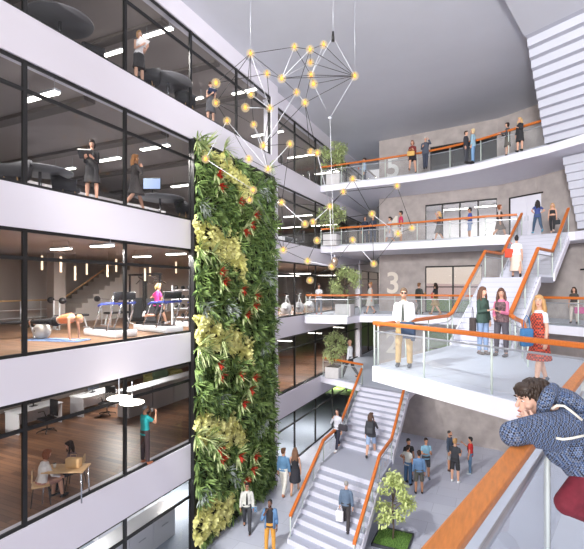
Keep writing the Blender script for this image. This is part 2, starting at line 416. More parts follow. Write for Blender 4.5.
wall_door(1, P[1], P[2], 511, 545, G4, 2.25, 'white double door on the concrete wall at the head of the upper stair', WHITE)
wall_door(2, P[3], P[4], 568, 590, L3, 2.2, 'pale door at the right edge of the third floor gallery', mat('pale_door', (226, 222, 220), .5))
LAND = [(-2.85, 10.66), (1.25-EX*.6, 7.70+.43*EX), (RA(7.2)-EX, 7.2), (RA(-2)-EX, -2), (6, -2), (6, 13.05), (.32, 15.0), (-1.48, 15.62)]
slab(LAND, [], LD, .36, name='floor_landing')
# ------------------------------------------------------------------ railings
def railing(label, path, hgt=1.05, glass=GLASS_R, wood=RAILW, w=.11, h=.1, step=1.45, group=None, ends=(1, 1), post=GPOST, base=True, loc=None, sub=True):
    """path: floor points; straight runs get glass panels between slim posts, a timber handrail on top"""
    path = [V(p) for p in path]
    r = thing('glass_railing', label, 'railing', path[0], 0, group)
    up = V((0, 0, 1))
    MB().sweep([p+up*(hgt-h/2+.05) for p in path], w, h).build('handrail', wood, r, True)
    rail2 = MB()
    rail2.sweep([p+up*(hgt-.2) for p in path], .03, .035)
    rail2.build('glazing_bar', STEEL, r, True)
    if base:
        MB().sweep([p+up*.04 for p in path], .05, .08).build('base_channel', STEEL, r, True)
    for a, b in zip(path, path[1:]):
        n = max(1, round((b-a).length/step)); d = (b-a)
        hd = V((d.x, d.y, 0)).normalized()
        for k in range(n):
            p = a+d*(k/n); q = a+d*((k+1)/n)
            g0, g1 = p+hd*.03, q-hd*.03
            MB().face([g0+up*.08, g1+up*.08, g1+up*(hgt-.18), g0+up*(hgt-.18)]).build('glass_panel', glass, r, True)
            if k or a == path[0]:
                MB().cyl(p, p+up*(hgt-.03), .021, n=6).build('post', post, r, True)
        MB().cyl(b, b+up*(hgt-.03), .021, n=6).build('post', post, r, True)
    return r
def inset(pts, z, dx=0, dy=.08): return [(p[0]+dx, p[1]+dy, z) for p in pts]
railing('glass railing with orange handrail on the fifth floor gallery', inset(E5[:8], L5, 0, .1), 1.08)
railing('glass railing with orange handrail on the fourth floor gallery left of the upper stair', inset(E4[:6], G4, 0, .1), .98)
railing('glass railing with orange handrail on the third floor gallery and its planter balcony', inset(E3[1:7]+[(.2, 20.95)], L3, 0, .1), 1.05)
railing('glass railing with orange handrail on the third floor gallery right of the upper stair', inset([(1.2, 20.1), (1.5, 19.8), (2.6, 19.0), (4.5, 17.3)], L3, 0, .1), 1.05)
railing('short glass railing with orange handrail on the second floor gallery left of the lower stair', [(-9.1, 23.4, L2), (-6.42, 22.12, L2)], 1.05)

# ------------------------------------------------------------------ lower stair
SD = V((0, 1)); SX = V((2.5, -.65))            # treads are skewed to the flight, as in the photo
def stair_flight(p0, run, n, rise, across, dirv, side=.02):
    """returns tread list [(corner points)]; p0 = bottom left foot"""
    out = []
    for i in range(n):
        a = V((p0[0], p0[1]))+dirv*(run/n*i); out.append((a, a+across, p0[2]+rise/n*(i+1)))
    return out
def stair_thing(label, flights, across, dirv, th=.2, TREAD=TREAD, STEPM=STEPM):
    r = thing('staircase', label, 'staircase', flights[0][0])
    for fl in flights:
        p0, run, n, rise = fl
        if n == 0:      # landing
            a = V((p0[0], p0[1])); b = a+dirv*run; z = p0[2]
            mb = MB(); mb.prism([a, a+across, b+across, b], z-.2, z); mb.build('landing', TREAD, r, True); continue
        st = MB(); tr = MB()
        for a, b, z in stair_flight(p0, run, n, rise, across, dirv):
            d = dirv*(run/n); h = rise/n
            st.prism([a, b, b+d, a+d], z-h-.16, z-.012)
            tr.prism([a-dirv*.0, b, b+d, a+d], z-.012, z)
        st.build('steps', STEPM, r, True); tr.build('treads', TREAD, r, True)
        e = dirv*run
        for off in (V((0, 0)), across):
            a = V((p0[0], p0[1]))+off; s = across.normalized()*.05*(1 if off.length else -1)
            mb = MB(); z0 = p0[2]; z1 = z0+rise
            q = [V((a.x, a.y, z0-.14)), V((a.x+e.x, a.y+e.y, z1-.3)), V((a.x+e.x, a.y+e.y, z1+.0)), V((a.x, a.y, z0+.16))]
            o2 = V((s.x, s.y, 0))
            mb._add([*q, *[k+o2 for k in q]], [(0,1,2,3), (7,6,5,4), (0,4,5,1), (1,5,6,2), (2,6,7,3), (3,7,4,0)])
            mb.build('stringer', WHITE, r, True)
    return r
zl = -7.02
BL = V((-6.45, 13.35))
stair_thing('wide white stair climbing from the tiled ground floor to the second floor gallery',
            [((BL.x, BL.y, L1), 3.2, 9, zl-L1), ((BL.x, BL.y+3.2, zl), 1.95, 0, 0), ((BL.x, BL.y+5.15, zl), 3.5, 11, L2-zl)], SX, SD)
def rail_pts(x, y, k=0):
    return [(x, y+.1, L1+.05), (x, y+3.2, zl), (x, y+5.15, zl), (x, y+8.6, L2)]
railing('orange handrail with glass on the left side of the lower stair', rail_pts(BL.x+.03, BL.y), .86, step=1.3, base=False)
railing('orange handrail with glass on the right side of the lower stair', rail_pts(BL.x+2.47, BL.y-.64), .86, step=1.3, base=False)

# ------------------------------------------------------------------ landing rails, upper stair
U0 = V((-1.48, 15.6)); UD = V((.3256, .9455)); UX = V((.9455, -.3256))*1.9
zu = .36
stair_thing('white stair climbing from the big landing to the fourth floor gallery',
            [((U0.x, U0.y, LD), 2.86, 13, zu-LD), ((U0.x+UD.x*2.86, U0.y+UD.y*2.86, zu), 1.82, 0, 0),
             ((U0.x+UD.x*4.68, U0.y+UD.y*4.68, zu), 2.5, 11, G4-zu)], UX, UD, TREAD=mat('pale_tread', (160, 163, 178), .6), STEPM=mat('pale_riser', (192, 193, 206), .6))
def up_pts(o):
    a = U0+o
    return [(a.x, a.y, LD+.1), *[(a.x+UD.x*t, a.y+UD.y*t, z) for t, z in ((2.86, zu), (4.68, zu), (7.15, G4))]]
FL = [V((-2.81, 10.72, LD)), V((1.2, 7.82, LD))]
A1 = UX.normalized()
railing('glass railing with orange handrail along the front edge of the big landing', [FL[0], FL[1]], 1.06, w=.115, h=.09, step=1.5, base=False)
lp = up_pts(A1*.04)
railing('glass railing with orange handrail up the left side of the upper stair', [(-2.76, 10.9, LD), (-1.56, 15.3, LD)]+lp, 1.0, step=1.5, base=False)
rp = up_pts(A1*1.86)
railing('glass railing with orange handrail up the right side of the upper stair', [(.62, 12.2, LD-.3), (.56, 13.6, LD), (.42, 14.9, LD)]+rp, 1.0, step=1.5, base=False)
WK = [V((RA(7.75)+.06, 7.75, LD)), V((RA(-.6)+.06, -.6, LD))]
railing('glass railing with broad orange handrail the boy leans on', [WK[0], WK[1]], 1.01, glass=GLASS_M, wood=RAILH, w=.1, h=.05, step=2.3, base=False, post=mat('frosted_fin', (214, 222, 222), .4))

# ------------------------------------------------------------------ stepped white stair undersides at the right
def stepped(label, pa, pb, n, ax, width, zside):
    """sawtooth underside between bottom edge pa and top edge pb"""
    pa, pb = V(pa), V(pb); ax = V((ax[0], ax[1], 0)).normalized()*width
    r = thing('stepped_stair_soffit', label, 'staircase', pa)
    d = (pb-pa)
    prof = []
    for i in range(n):
        a = pa+d*(i/n); b = pa+d*((i+1)/n)
        prof += [a, V((a.x+(b.x-a.x)*.22, a.y+(b.y-a.y)*.22, b.z-(b.z-a.z)*.12)), V((b.x, b.y, b.z-.01))]
    mb = MB(); k = len(prof)
    vs = prof+[p+ax for p in prof]
    fs = [(i, i+1, k+i+1, k+i) for i in range(k-1)]
    mb._add(vs, fs)
    back = V((.2, .7, .15)); 
    mb._add([*prof, prof[-1]+back, prof[0]+back], [tuple(range(k+2))])
    mb.build('stepped_soffit', mat('soffit_plaster', (186, 188, 200), .7), r, True, recalc=False)
    return r
stepped('white stepped underside of a stair hanging under the ceiling at the upper right', (1.62, 20.3, 5.75), (.80, 17.2, 8.7), 11, (.86, -.51), 5, 1)
stepped('white stepped underside of a stair below the fifth floor slab at the right edge', (2.95, 21.9, 2.45), (2.3, 21.2, 5.38), 9, (.86, -.51), 2.2, 1)
mb = MB(); c = V((.77, 17.3)); r1 = V((.86, -.51)); r2 = V((-.25, -.97))
mb.prism([c, c+r1*12, c+r1*12+r2*16, c+r2*16], 8.69, CEIL-.005)
struct('trim_13', mb, mat('soffit_panel', (214, 216, 224), .7))
LAMPK = 1.7
# ------------------------------------------------------------------ hanging lamps of the rooms behind the facade
def linear_lamp(label, p, ztop, group, ln=1.5, power=70, rz=0, first=[None]):
    t = thing('linear_pendant_lamp', label, 'lamp', p, rz, group)
    MB().box((0, 0, .05), (ln, .16, .05)).build('housing', STEEL, t)
    mb = MB()
    for s in (-.045, .045): mb.box((0, s, .01), (ln-.04, .055, .04))
    mb.build('diffuser', LAMP, t)
    mb = MB()
    for s in (-1, 1): mb.cyl((s*ln*.4, 0, .07), (s*ln*.4, 0, ztop-p[2]), .006, n=4)
    mb.build('suspension_wire', STEEL, t)
    l = bpy.data.lights.new('lamp_light', 'AREA'); l.energy = power*LAMPK; l.shape = 'RECTANGLE'; l.size = ln-.1; l.size_y = .12; l.color = (1, .95, .9)
    o = bpy.data.objects.new('lamp_light', l); COL.objects.link(o); o.location = (p[0], p[1], p[2]-.03); o.rotation_euler = (0, 0, rz)
    return t
LT = {3: ('third', 1.05, 1.29), 4: ('fourth', 4.4, 4.84), 5: ('fifth', 7.95, 8.36), 2: ('second', -2.75, -2.33), 1: ('first', -6.5, -6.09)}
def lamp_at(fl, u, v, extra, power=80, ln=1.15):
    if fl == 3: ln = .75
    nmz, z, zt = LT[fl]; p = G(u, v, z)
    linear_lamp('linear pendant lamp in the %s floor room, %s' % (nmz, extra), p, zt, 'linear pendant lamps behind the facade', ln, power)
lamp_at(5, 158, 33, 'beside the woman in white top', 60); lamp_at(5, 111, 54, 'left of the woman in white top', 60); lamp_at(5, 192, 100, 'low beside the third pane', 60); lamp_at(5, 244, 92, 'behind the lamp cluster in the end pane', 60)
lamp_at(4, 41, 97, 'near the window at the left edge'); lamp_at(4, 64, 170, 'low left of the woman reading'); lamp_at(4, 108, 160, 'just right of the woman reading'); lamp_at(4, 155, 148, 'right of the woman phoning'); lamp_at(4, 182, 186, 'beside the green wall')
lamp_at(3, 61, 249.5, 'above the exercise ball', 110); lamp_at(3, 102, 246.5, 'above the first treadmill', 110); lamp_at(3, 142, 257, 'above the running woman', 110); lamp_at(3, 176, 254.5, 'beside the green wall', 110)
for y in (7, 13.5): linear_lamp('added white linear pendant lamp over the desks on the second floor, %s' % ('nearer' if y < 10 else 'farther'), (-14.2, y, -2.7), -2.33, 'added second floor linear lamps', 1.5, 110)  # unseen lamps added to light the second floor room
for y in (8, 14): linear_lamp('added white linear pendant lamp over the white counters on the ground floor, %s' % ('nearer' if y < 10 else 'farther'), (-11.5, y, -6.6), -6.09, 'added ground floor linear lamps', 1.5, 120)  # out of view as well, added for light among the counters
OVAL = mat('oval_lamp_glow', (255, 246, 232), .5, emit=5)
for u, v, lb in ((119, 398, 'left'), (132, 402.5, 'right')):
    p = G(u, v, -2.85); t = thing('oval_ceiling_lamp', 'flat oval white lamp near the teal shirt man, the %s one' % lb, 'lamp', p, 0, 'oval lamps on the second floor')
    MB().ell((0, 0, 0), (.3, .3, .05)).build('shade', OVAL, t); MB().cyl((0, 0, .03), (0, 0, .52), .012, n=6).build('stem', STEEL, t)
# rooms beyond the green wall; the floor one lamps are added to brighten it
for fl, z, zt, y0 in ((5, 7.7, 8.36, 19.5), (4, 4.1, 4.84, 19), (3, .75, 1.29, 18.8), (2, -2.8, -2.33, 20.5), (1, -6.5, -6.09, 20.5)):
    for j in range(3):
        for k in range(2):
            if fl < 3 and k: continue
            linear_lamp('linear pendant lamp beyond the green wall, floor %s, %s row, %s the glass' % (nm[fl-1], ('nearest', 'middle', 'farthest')[j], ('close to', 'deep behind')[k]),
                        (-10.6-2.6*k, y0+j*4.2, z), zt, 'linear pendant lamps beyond the green wall', 1.8, 70)

for j in range(2):  # added lamps that lighten the room behind the fourth floor window
    p_ = WP(sA+1.2+1.9*j, -2.2, 4.7)
    linear_lamp('added linear pendant lamp brightening the room behind the fourth floor gallery, %s one' % ('left', 'right')[j], p_, 5.18, 'added lamps behind the fourth floor gallery', 1.6, 90)
# ------------------------------------------------------------------ plants
def leafmat(name, c, var=.3): return mat(name, c, .55, var=var, scale=9)
LG = leafmat('leaf_green', (124, 150, 84)); LDK = leafmat('leaf_dark_green', (80, 108, 64)); LY = leafmat('leaf_yellow_green', (234, 232, 158), .14)
LS = leafmat('leaf_silver', (176, 186, 180), .2); LSP = leafmat('leaf_spider_pale', (196, 210, 152), .3); LR = leafmat('bromeliad_red', (206, 70, 52), .2)
LT1 = leafmat('tree_leaf_olive', (190, 204, 146), .28); LT2 = leafmat('tree_leaf_light', (198, 210, 140), .25)
BARK = mat('thin_bark', (96, 82, 68), .9, var=.2)
def leaf(mb, p, d, L, w, droop, mi=0, seg=4, fold=.15):
    p = V(p); d = V(d).normalized(); vs = []
    side = d.cross(V((0, 0, 1)))
    side = side.normalized() if side.length > .01 else V((0, 1, 0))
    for i in range(seg+1):
        t = i/seg; ww = w*(sin(pi*min(1, .12+.88*t))**.7 if i < seg else 0.02)
        vs += [p-side*ww/2, p+V((0, 0, -fold*ww)), p+side*ww/2]
        d = (d+V((0, 0, -droop/seg))).normalized(); p = p+d*(L/seg)
    mb._add(vs, [(i*3+j, i*3+j+1, i*3+j+4, i*3+j+3) for i in range(seg) for j in (0, 1)], True, mi)
def sph(rng, out=.35):
    a = rng.uniform(0, 2*pi); e = rng.uniform(out, 1.0)
    return V((e, cos(a)*sqrt(1-e*e*.8), sin(a)*sqrt(1-e*e*.8)))
rg = random.Random(3)
def mk_fern(seed):
    q = random.Random(seed); mb = MB()
    for _ in range(18): leaf(mb, (0, q.uniform(-.06, .06), q.uniform(-.06, .06)), sph(q, .15), q.uniform(.24, .46), q.uniform(.035, .062), q.uniform(.6, 1.8), q.choice((0, 0, 1)))
    return mb
def mk_broad(seed):
    q = random.Random(seed); mb = MB()
    for _ in range(20): leaf(mb, (0, q.uniform(-.1, .1), q.uniform(-.1, .1)), sph(q, .3), q.uniform(.14, .24), q.uniform(.09, .14), q.uniform(.8, 1.6), 0, 3, .1)
    return mb
def mk_spider(seed):
    q = random.Random(seed); mb = MB()
    for _ in range(30): leaf(mb, (0, 0, 0), sph(q, .2)+V((0, 0, .3)), q.uniform(.45, .85), q.uniform(.045, .065), q.uniform(.5, 1.3), q.choice((0, 0, 1)), 5)
    return mb
def mk_brom(seed):
    q = random.Random(seed); mb = MB()
    for _ in range(22): leaf(mb, (0, 0, 0), sph(q, .2)+V((0, 0, .1)), q.uniform(.4, .62), q.uniform(.06, .085), q.uniform(.4, 1.1), q.choice((0, 0, 1)), 5)
    return mb
def mk_red(seed):
    q = random.Random(seed); mb = MB()
    for _ in range(16): leaf(mb, (.1, 0, 0), sph(q, .45), q.uniform(.2, .33), q.uniform(.07, .1), .5, 0, 3)
    return mb
def mk_silver(seed):
    q = random.Random(seed); mb = MB()
    for _ in range(24): leaf(mb, (0, q.uniform(-.1, .1), q.uniform(-.1, .1)), sph(q, .3), q.uniform(.25, .42), q.uniform(.025, .045), q.uniform(.8, 2), 0, 4)
    return mb
GX = -8.86
def on_wall(u, v, x=GX):
    r = W(u, v, 1); t = x/r.x; return V((x, r.y*t, r.z*t))
gw = thing('green_wall', 'tall living green wall with yellow bands and red flowering bromeliads on the facade', 'green wall', (-9.0, 14.2, L1))
MB().bb(-9.0, -8.88, 11.5, 16.9, L1+.05, 4.74).build('backing_panel', mat('dark_soil_felt', (44, 46, 34), .95, var=.3, scale=12), gw, True)
fr = MB()
for y in (11.45, 16.95): fr.bb(-9.0, -8.86, y-.04, y+.04, L1, 4.78)
fr.bb(-9.0, -8.86, 11.45, 16.95, 4.72, 4.79); fr.build('edge_frame', FRAME, gw, True)
def protos(name, mk, m, n=4):
    out = []
    for i in range(n):
        me_o = mk(100+i).build(name, m, gw, recalc=False); out.append(me_o.data); bpy.data.objects.remove(me_o)
    return out
PF = protos('green_fern', mk_fern, [LG, LDK]); PY = protos('yellow_leaf_plant', mk_broad, [LY]); PS = protos('spider_plant', mk_spider, [LSP, LG])
PB = protos('bromeliad', mk_brom, [LSP, LG]); PR = protos('red_flower', mk_red, [LR]); PV = protos('silver_fern', mk_silver, [LS])
def put(name, me, p, sc=1, parent=None, roll=0):
    o = bpy.data.objects.new(name, me); COL.objects.link(o); o.parent = parent or gw
    o.location = p-gw.location if parent is None else (0, 0, 0)
    if parent is None: o.rotation_euler = (roll, 0, 0); o.scale = (sc, sc, sc)
    return o
def joined(name, items, m):
    bm = bmesh.new()
    for me, p, sc, roll in items:
        k = len(bm.verts); bm.from_mesh(me); bm.verts.ensure_lookup_table()
        bmesh.ops.transform(bm, matrix=M.LocRotScale(p-gw.location, M.Rotation(roll, 3, 'X'), V((sc,)*3)), verts=bm.verts[k:])
    me = bpy.data.meshes.new(name); bm.to_mesh(me); bm.free()
    for k in m: me.materials.append(k)
    o = bpy.data.objects.new(name, me); COL.objects.link(o); o.parent = gw; o['kind'] = 'stuff'
reds = [(215.7,173.4),(218.2,186.2),(237.3,201.5),(252.6,215.5),(248.8,224.4),(242.4,232),(218.2,271.5),(220.8,281.7),(239.9,289.3),(253.9,295.7),(251.4,305.9),(243.7,314.8),
        (215.7,363.2),(218.2,374.7),(237.3,374.7),(251.4,377.2),(247.5,388.7),(240.7,402.6),(215.6,448.8),(218.3,458),(236.7,455.4),(252.6,455.4),(249,468.6),(242,480.5)]
for i, (u, v) in enumerate(reds):
    o = put('bromeliad', PB[i % 4], on_wall(u, v, -8.66), 1, None, rg.uniform(-.2, .2)); put('red_flower', PR[i % 4], None, 1, o)
for i, (u, v) in enumerate([(197, 141), (204, 147), (199, 250), (212, 254), (198, 348), (206, 352), (196, 436), (208, 440), (222, 342), (271, 252), (272, 322), (224, 150), (270, 165)]):
    put('spider_plant', PS[i % 4], on_wall(u, v, -8.78), .9 if u < 260 else .6, None, rg.uniform(-.4, .4))
silv = [(203, 305), (207, 309), (264, 275), (268, 279), (262, 349), (266, 343), (259, 429), (265, 420), (201, 496), (206, 490), (202, 204), (206, 209), (263, 186), (266, 192), (232, 310), (226, 306), (229, 470), (234, 476), (222, 398), (258, 190)]
for i, (u, v) in enumerate(silv): put('silver_fern', PV[i % 4], on_wall(u, v, -8.78), 1.1, None, rg.uniform(-1, 1))
bands = [((200, 138), (225, 168), (247, 191), 15), ((195, 231), (225, 247), (242, 268), 20), ((195, 331), (225, 337), (247, 350), 18), ((195, 427), (225, 430), (243, 434), 17), ((195, 524), (212, 512), (231, 505), 19)]
bw = []
for a, b, c, h in bands:
    q = [on_wall(*k) for k in (a, b, c)]; h0 = (on_wall(a[0], a[1]-h)-q[0]).z; bw.append((q, h0))
def in_band(y, z):
    for q, h in bw:
        if y > q[2].y+.15: continue
        p0, p1 = (q[0], q[1]) if y < q[1].y else (q[1], q[2])
        t = (y-p0.y)/(p1.y-p0.y); zz = p0.z+(p1.z-p0.z)*t
        if abs(z-zz) < h*(1-.15*max(0, t)): return True
    return False
gy, ff = [], []
ny, nz_ = 20, 48
for i in range(ny):
    for j in range(nz_):
        y = 11.4+5.5*(i+.5)/ny+rg.uniform(-.09, .09); z = L1+.2+13.1*(j+.5)/nz_+rg.uniform(-.09, .09)
        b = in_band(y+.12*sin(z*3), z+.1*sin(y*5))
        (gy if b else ff).append((rg.choice(PY if b else PF), V((rg.uniform(-8.9, -8.76), y, z)), rg.uniform(.85, 1.25), rg.uniform(-1.2, 1.2)))
for lst, name, m in ((gy, 'yellow_leaf_plant', [LY]), (ff, 'green_fern', [LG, LDK])):
    lst.sort(key=lambda t: t[1].y)       # nearest first: they show largest
    for me, p, sc, roll in lst[:100]: put(name, me, p, sc, None, roll)
    if lst[100:]: joined(name+'_mass', lst[100:], m)

# trees
def tree(label, p, h, cr, m, seed, group, conic=False, nl=1500, planter=True):
    q = random.Random(seed)
    t = thing('planter_tree' if planter else 'young_tree', label, 'tree', p, 0, group)
    z0 = .62 if planter else 0
    if planter:
        pb = MB(); pb.rbox((0, 0, .31), (.8, .8, .62), .03); pb.build('planter', mat('pale_concrete_planter', (196, 194, 196), .8, var=.05), t)
        MB().box((0, 0, .615), (.7, .7, .03)).build('soil', mat('potting_soil', (62, 52, 42), 1), t)
    mb = MB(); zc = h-cr*(1.1 if not conic else 1.4)
    mb.tube([(0, 0, z0-.05), (.02, .01, z0+.4), (-.02, .02, zc-.1), (0, 0, h-.25)], [.035, .03, .022, .008], 7)
    cl = []
    for k in range(16):
        a = q.uniform(0, 2*pi); zz = q.uniform(-.75, .9)
        rr = cr*sqrt(max(0.05, 1-zz*zz))*q.uniform(.5, .95)*((1-.5*(zz+.75)/1.65) if conic else 1)
        c = V((cos(a)*rr, sin(a)*rr, zc+zz*cr*(.8 if not conic else 1.25))); cl.append(c)
        mb.tube([(0, 0, max(z0+.35, min(c.z-.2, zc-.05))), c*.5+V((0, 0, zc*.5-.05)), c], [.014, .009, .004], 5)
    cl.append(V((0, 0, h-.22))); mb.build('trunk', BARK, t)
    lf = MB()
    for k in range(nl):
        c = q.choice(cl); r = cr*.36
        o = V((q.gauss(0, 1), q.gauss(0, 1), q.gauss(0, .8))); o = o*(r*q.uniform(.3, 1)/max(.3, o.length))
        leaf(lf, c+o, (q.uniform(-1, 1), q.uniform(-1, 1), q.uniform(-.6, .8)), q.uniform(.11, .19), q.uniform(.055, .085), .6, 0, 2, .1)
    lf.build('foliage', m, t, recalc=False)
    return t
tg = 'potted trees on the galleries'
tree('small potted tree on the second floor gallery at the head of the lower stair', PZ(334, 24.6, L2), 2.6, .86, LT1, 1, tg)
tree('small potted tree on the third floor planter balcony', PZ(345, 22.0, L3), 2.55, .9, LT1, 2, tg)
tree('small potted tree on the fourth floor gallery behind the lamp cluster', PZ(332, 24.6, G4), 2.45, .86, LT1, 3, tg)
tree('small potted tree on the fifth floor gallery under the hanging hub', PZ(335, 25.0, L5), 2.6, .86, LT1, 4, tg)
gp = G(393, 541, L1)
tree('young light green tree in a square grass bed right of the lower stair', gp+V((0, 0, .06)), 2.35, .72, LT2, 5, None, True, 1300, False)
gb = thing('grass_bed', 'square steel edged bed of grass under the young tree', 'planting bed', gp)
mb = MB()
for s in (-1, 1): mb.box((s*.58, 0, .05), (.04, 1.2, .1)).box((0, s*.58, .05), (1.2, .04, .1))
mb.build('edging', mat('dark_steel_edging', (70, 72, 78), .5, .5), gb)
MB().box((0, 0, .04), (1.12, 1.12, .06)).build('turf', mat('bed_turf', (92, 128, 60), .95, var=.25, scale=20), gb)
mb = MB()
for _ in range(500): leaf(mb, (rg.uniform(-.55, .55), rg.uniform(-.55, .55), .06), (rg.uniform(-.5, .5), rg.uniform(-.5, .5), 1), rg.uniform(.06, .11), .012, .4, 0, 2)
mb.build('grass_blades', mat('grass_blade', (110, 148, 66), .8), gb, recalc=False)['kind'] = 'stuff'

# ------------------------------------------------------------------ light constellation
ND = {1:(250.5,53.6,12),2:(216,83,11.2),3:(267,73.7,12.8),4:(216,102.8,12),5:(251,94.5,13),6:(245.4,107.6,11.5),7:(270,108.3,12.5),8:(227,120.8,12.6),9:(253.7,124.6,13.2),10:(263.4,145.7,12.2),
11:(248.8,159,11.8),12:(267.9,169,12.4),13:(205.6,159,12),14:(290,144,12.4),15:(310.4,151.5,13.6),16:(317.3,153,12.6),17:(294.5,47,12.4),18:(310,49.5,12),19:(323.6,44.6,12.8),20:(310.4,62.6,13),
21:(281.7,78.5,11.6),22:(311,75,12.4),23:(313.5,84,11.4),24:(296.6,92.4,12.8),25:(305,102.8,12),26:(354.7,76,12.2),27:(352.6,179,13.6),28:(253.3,190,12.6),30:(249.5,200,13.2),31:(281.7,202.5,12.8),
32:(329.8,206.6,13.4),33:(343.3,191.8,14),34:(372,214,13.2),35:(305,224,12.6),36:(313,222,13.4),37:(317,240.5,13),38:(352.6,240,14),39:(283.4,250,12.8),40:(307.6,261,13.2),41:(331.9,266.5,13),
42:(373.7,263.7,13.6),43:(310,280.3,13.4),44:(397,186,14),45:(398,233.6,13.6),46:(412,228,14.2)}
RODS = [(1,2),(1,3),(1,4),(1,5),(1,6),(1,7),(1,17),(1,21),(17,18),(17,21),(17,22),(18,20),(18,26),(18,21),(18,24),(20,26),(19,26),(19,22),(21,22),(21,26),(21,24),(20,21),(22,26),(22,25),(23,26),(24,25),
(25,26),(24,7),(25,10),(24,10),(2,4),(4,7),(4,6),(6,7),(4,9),(4,8),(8,11),(8,13),(3,7),(2,3),(7,10),(9,10),(9,5),(10,12),(11,12),(12,14),(11,13),(12,16),(14,15),(15,16),(16,27),(25,16),(10,14),(8,12),(12,28),(28,30),(28,31),(13,28),
(27,33),(33,32),(33,34),(27,44),(27,34),(44,34),(44,46),(34,45),(45,46),(45,42),(34,42),(38,42),(32,37),(37,39),(39,40),(40,41),(39,31),(31,32),(35,36),(35,31),(37,40),(41,43),(41,38),(36,32),(37,38),(12,31),(28,39),(16,32),(35,39),(41,42),(33,36),(32,41),(43,40),(14,31),(36,34),(5,7),(3,21),(23,22),(19,18),(9,12),(15,25),(33,44),(30,39)]
ch = thing('constellation_chandelier', 'hanging network of amber bulbs joined by thin black and white rods', 'chandelier', W(300, 90, 12.3))
BULB = mat('amber_bulb', (244, 146, 24), .4, emit=1.25); RODB = mat('black_rod', (28, 27, 27), .4); RODW = mat('white_rod', (206, 208, 214), .4)
m = bpy.data.materials.new('bulb_halo_glow'); m.use_nodes = True; nt = m.node_tree; nt.nodes.clear()  # halo of glow around each bulb, built as a faintly emitting shell
o_ = nt.nodes.new('ShaderNodeOutputMaterial'); a_ = nt.nodes.new('ShaderNodeBsdfTransparent'); e_ = nt.nodes.new('ShaderNodeEmission'); x_ = nt.nodes.new('ShaderNodeMixShader')
e_.inputs[0].default_value = lin((255, 228, 176))+(1,); e_.inputs[1].default_value = 1.25; x_.inputs[0].default_value = .26
nt.links.new(a_.outputs[0], x_.inputs[1]); nt.links.new(e_.outputs[0], x_.inputs[2]); nt.links.new(x_.outputs[0], o_.inputs[0])
pos = {k: W(*p) for k, p in ND.items()}
for k, p in pos.items():
    b = MB().ell((0, 0, 0), (.05, .05, .06), None, 10, 7).build('bulb', BULB, ch); b.location = p-ch.location
    MB().ell((0, 0, 0), .115, None, 16, 10).build('halo_shell', m, b)
    MB().cyl((0, 0, .04), (0, 0, .09), .03, .022, 8).build('socket', mat('brass_socket', (196, 140, 60), .35, .8), b)
for i, (a, b) in enumerate(RODS):
    MB().cyl(pos[a], pos[b], .0085, n=5).build('rod', RODW if i % 4 == 1 else RODB, ch, True)
hub = W(333, 37, 12.3); hb2 = W(330, 118, 12.3)
for p in (pos[1], pos[26], hub): MB().cyl(p, (p.x, p.y, CEIL), .007, n=5).build('cable', STEEL, ch, True)
MB().cyl(hub-V((0, 0, .12)), hub+V((0, 0, .15)), .05, .03, 8).build('hub', RODB, ch, True)
MB().ell(hb2, .05, None, 10, 7).build('hub', STEEL, ch, True)
for a, b in ((hub, pos[26]), (hub, pos[22]), (hb2, pos[23]), (hb2, pos[26]), (hb2, W(334, 258, 13))): MB().cyl(a, b, .006, n=5).build('wire', RODW, ch, True)
pd = thing('egg_pendant', 'brownish glass egg hanging below the lamp cluster', 'lamp', W(334.6, 262, 13))
MB().ell((0, 0, 0), (.1, .1, .15), None, 14, 10).build('glass_shade', mat('smoky_egg_glass', (120, 104, 92), .2, .3), pd)
MB().cyl((0, 0, .14), (0, 0, .2), .025, n=8).build('cap', STEEL, pd)
# ------------------------------------------------------------------ people
PEND = []
ARMS = {'down': ((.2, .02, -1), (.06, .16, -1)), 'hip': ((.62, -.3, -.75), (-.62, .45, -.4)), 'ear': ((.3, .45, -.85), (-.42, .1, .9)),
        'hold': ((.12, .12, -1), (-.3, .95, .2)), 'low': ((.15, .1, -1), (-.45, .7, -.35)), 'fwd': ((.1, .55, -.8), (0, 1, .0)), 'up': ((.35, .75, -.3), (-.4, .1, .9)),
        'cross': ((.2, .2, -1), (-.9, .5, .15)), 'back': ((.12, -.35, -1), (.05, -.1, -1)), 'run': ((.2, -.6, -.7), (0, .9, .25)), 'swing': ((.1, .3, -1), (.0, .45, -.9)),
        'drink': ((.15, .7, -.6), (-.3, .25, .95)), 'rail': ((.15, .5, -.85), (-.1, .95, -.25)), 'plank': ((.05, 1, -.15), (0, 1, -.1)), 'high': ((.3, .6, .7), (-.2, .15, 1)), 'point': ((.25, .5, -.7), (.2, .9, .5))}
LEGS = {'stand': ((0, 0, 4), (2, 2, 4)), 'walk': ((24, 6, 2), (-14, 22, 2)), 'walk2': ((-16, 20, 2), (22, 4, 2)), 'step': ((42, 46, 2), (-10, 12, 2)), 'weight': ((0, 0, 3), (10, 16, 9)),
        'sit': ((84, 88, 6), (88, 80, 4)), 'wide': ((4, 2, 9), (-4, 2, 8)), 'run': ((48, 30, 1), (-22, 72, 1)), 'cross': ((6, 4, -3), (-2, 2, -2)), 'down': ((20, 16, 2), (-6, 26, 2))}
def loft(mb, secs, n=14):
    """secs: (centre, depth axis, rx, ry); x stays local x"""
    vs = []; X = V((1, 0, 0))
    for c, dv, rx, ry in secs:
        for i in range(n):
            a = 2*pi*i/n; vs.append(V(c)+X*(cos(a)*rx)+V(dv)*(sin(a)*ry))
    k = len(secs)
    fs = [(i*n+j, i*n+(j+1) % n, (i+1)*n+(j+1) % n, (i+1)*n+j) for i in range(k-1) for j in range(n)]
    fs += [tuple(range(n))[::-1], tuple(range((k-1)*n, k*n))]
    mb._add(vs, fs, True)
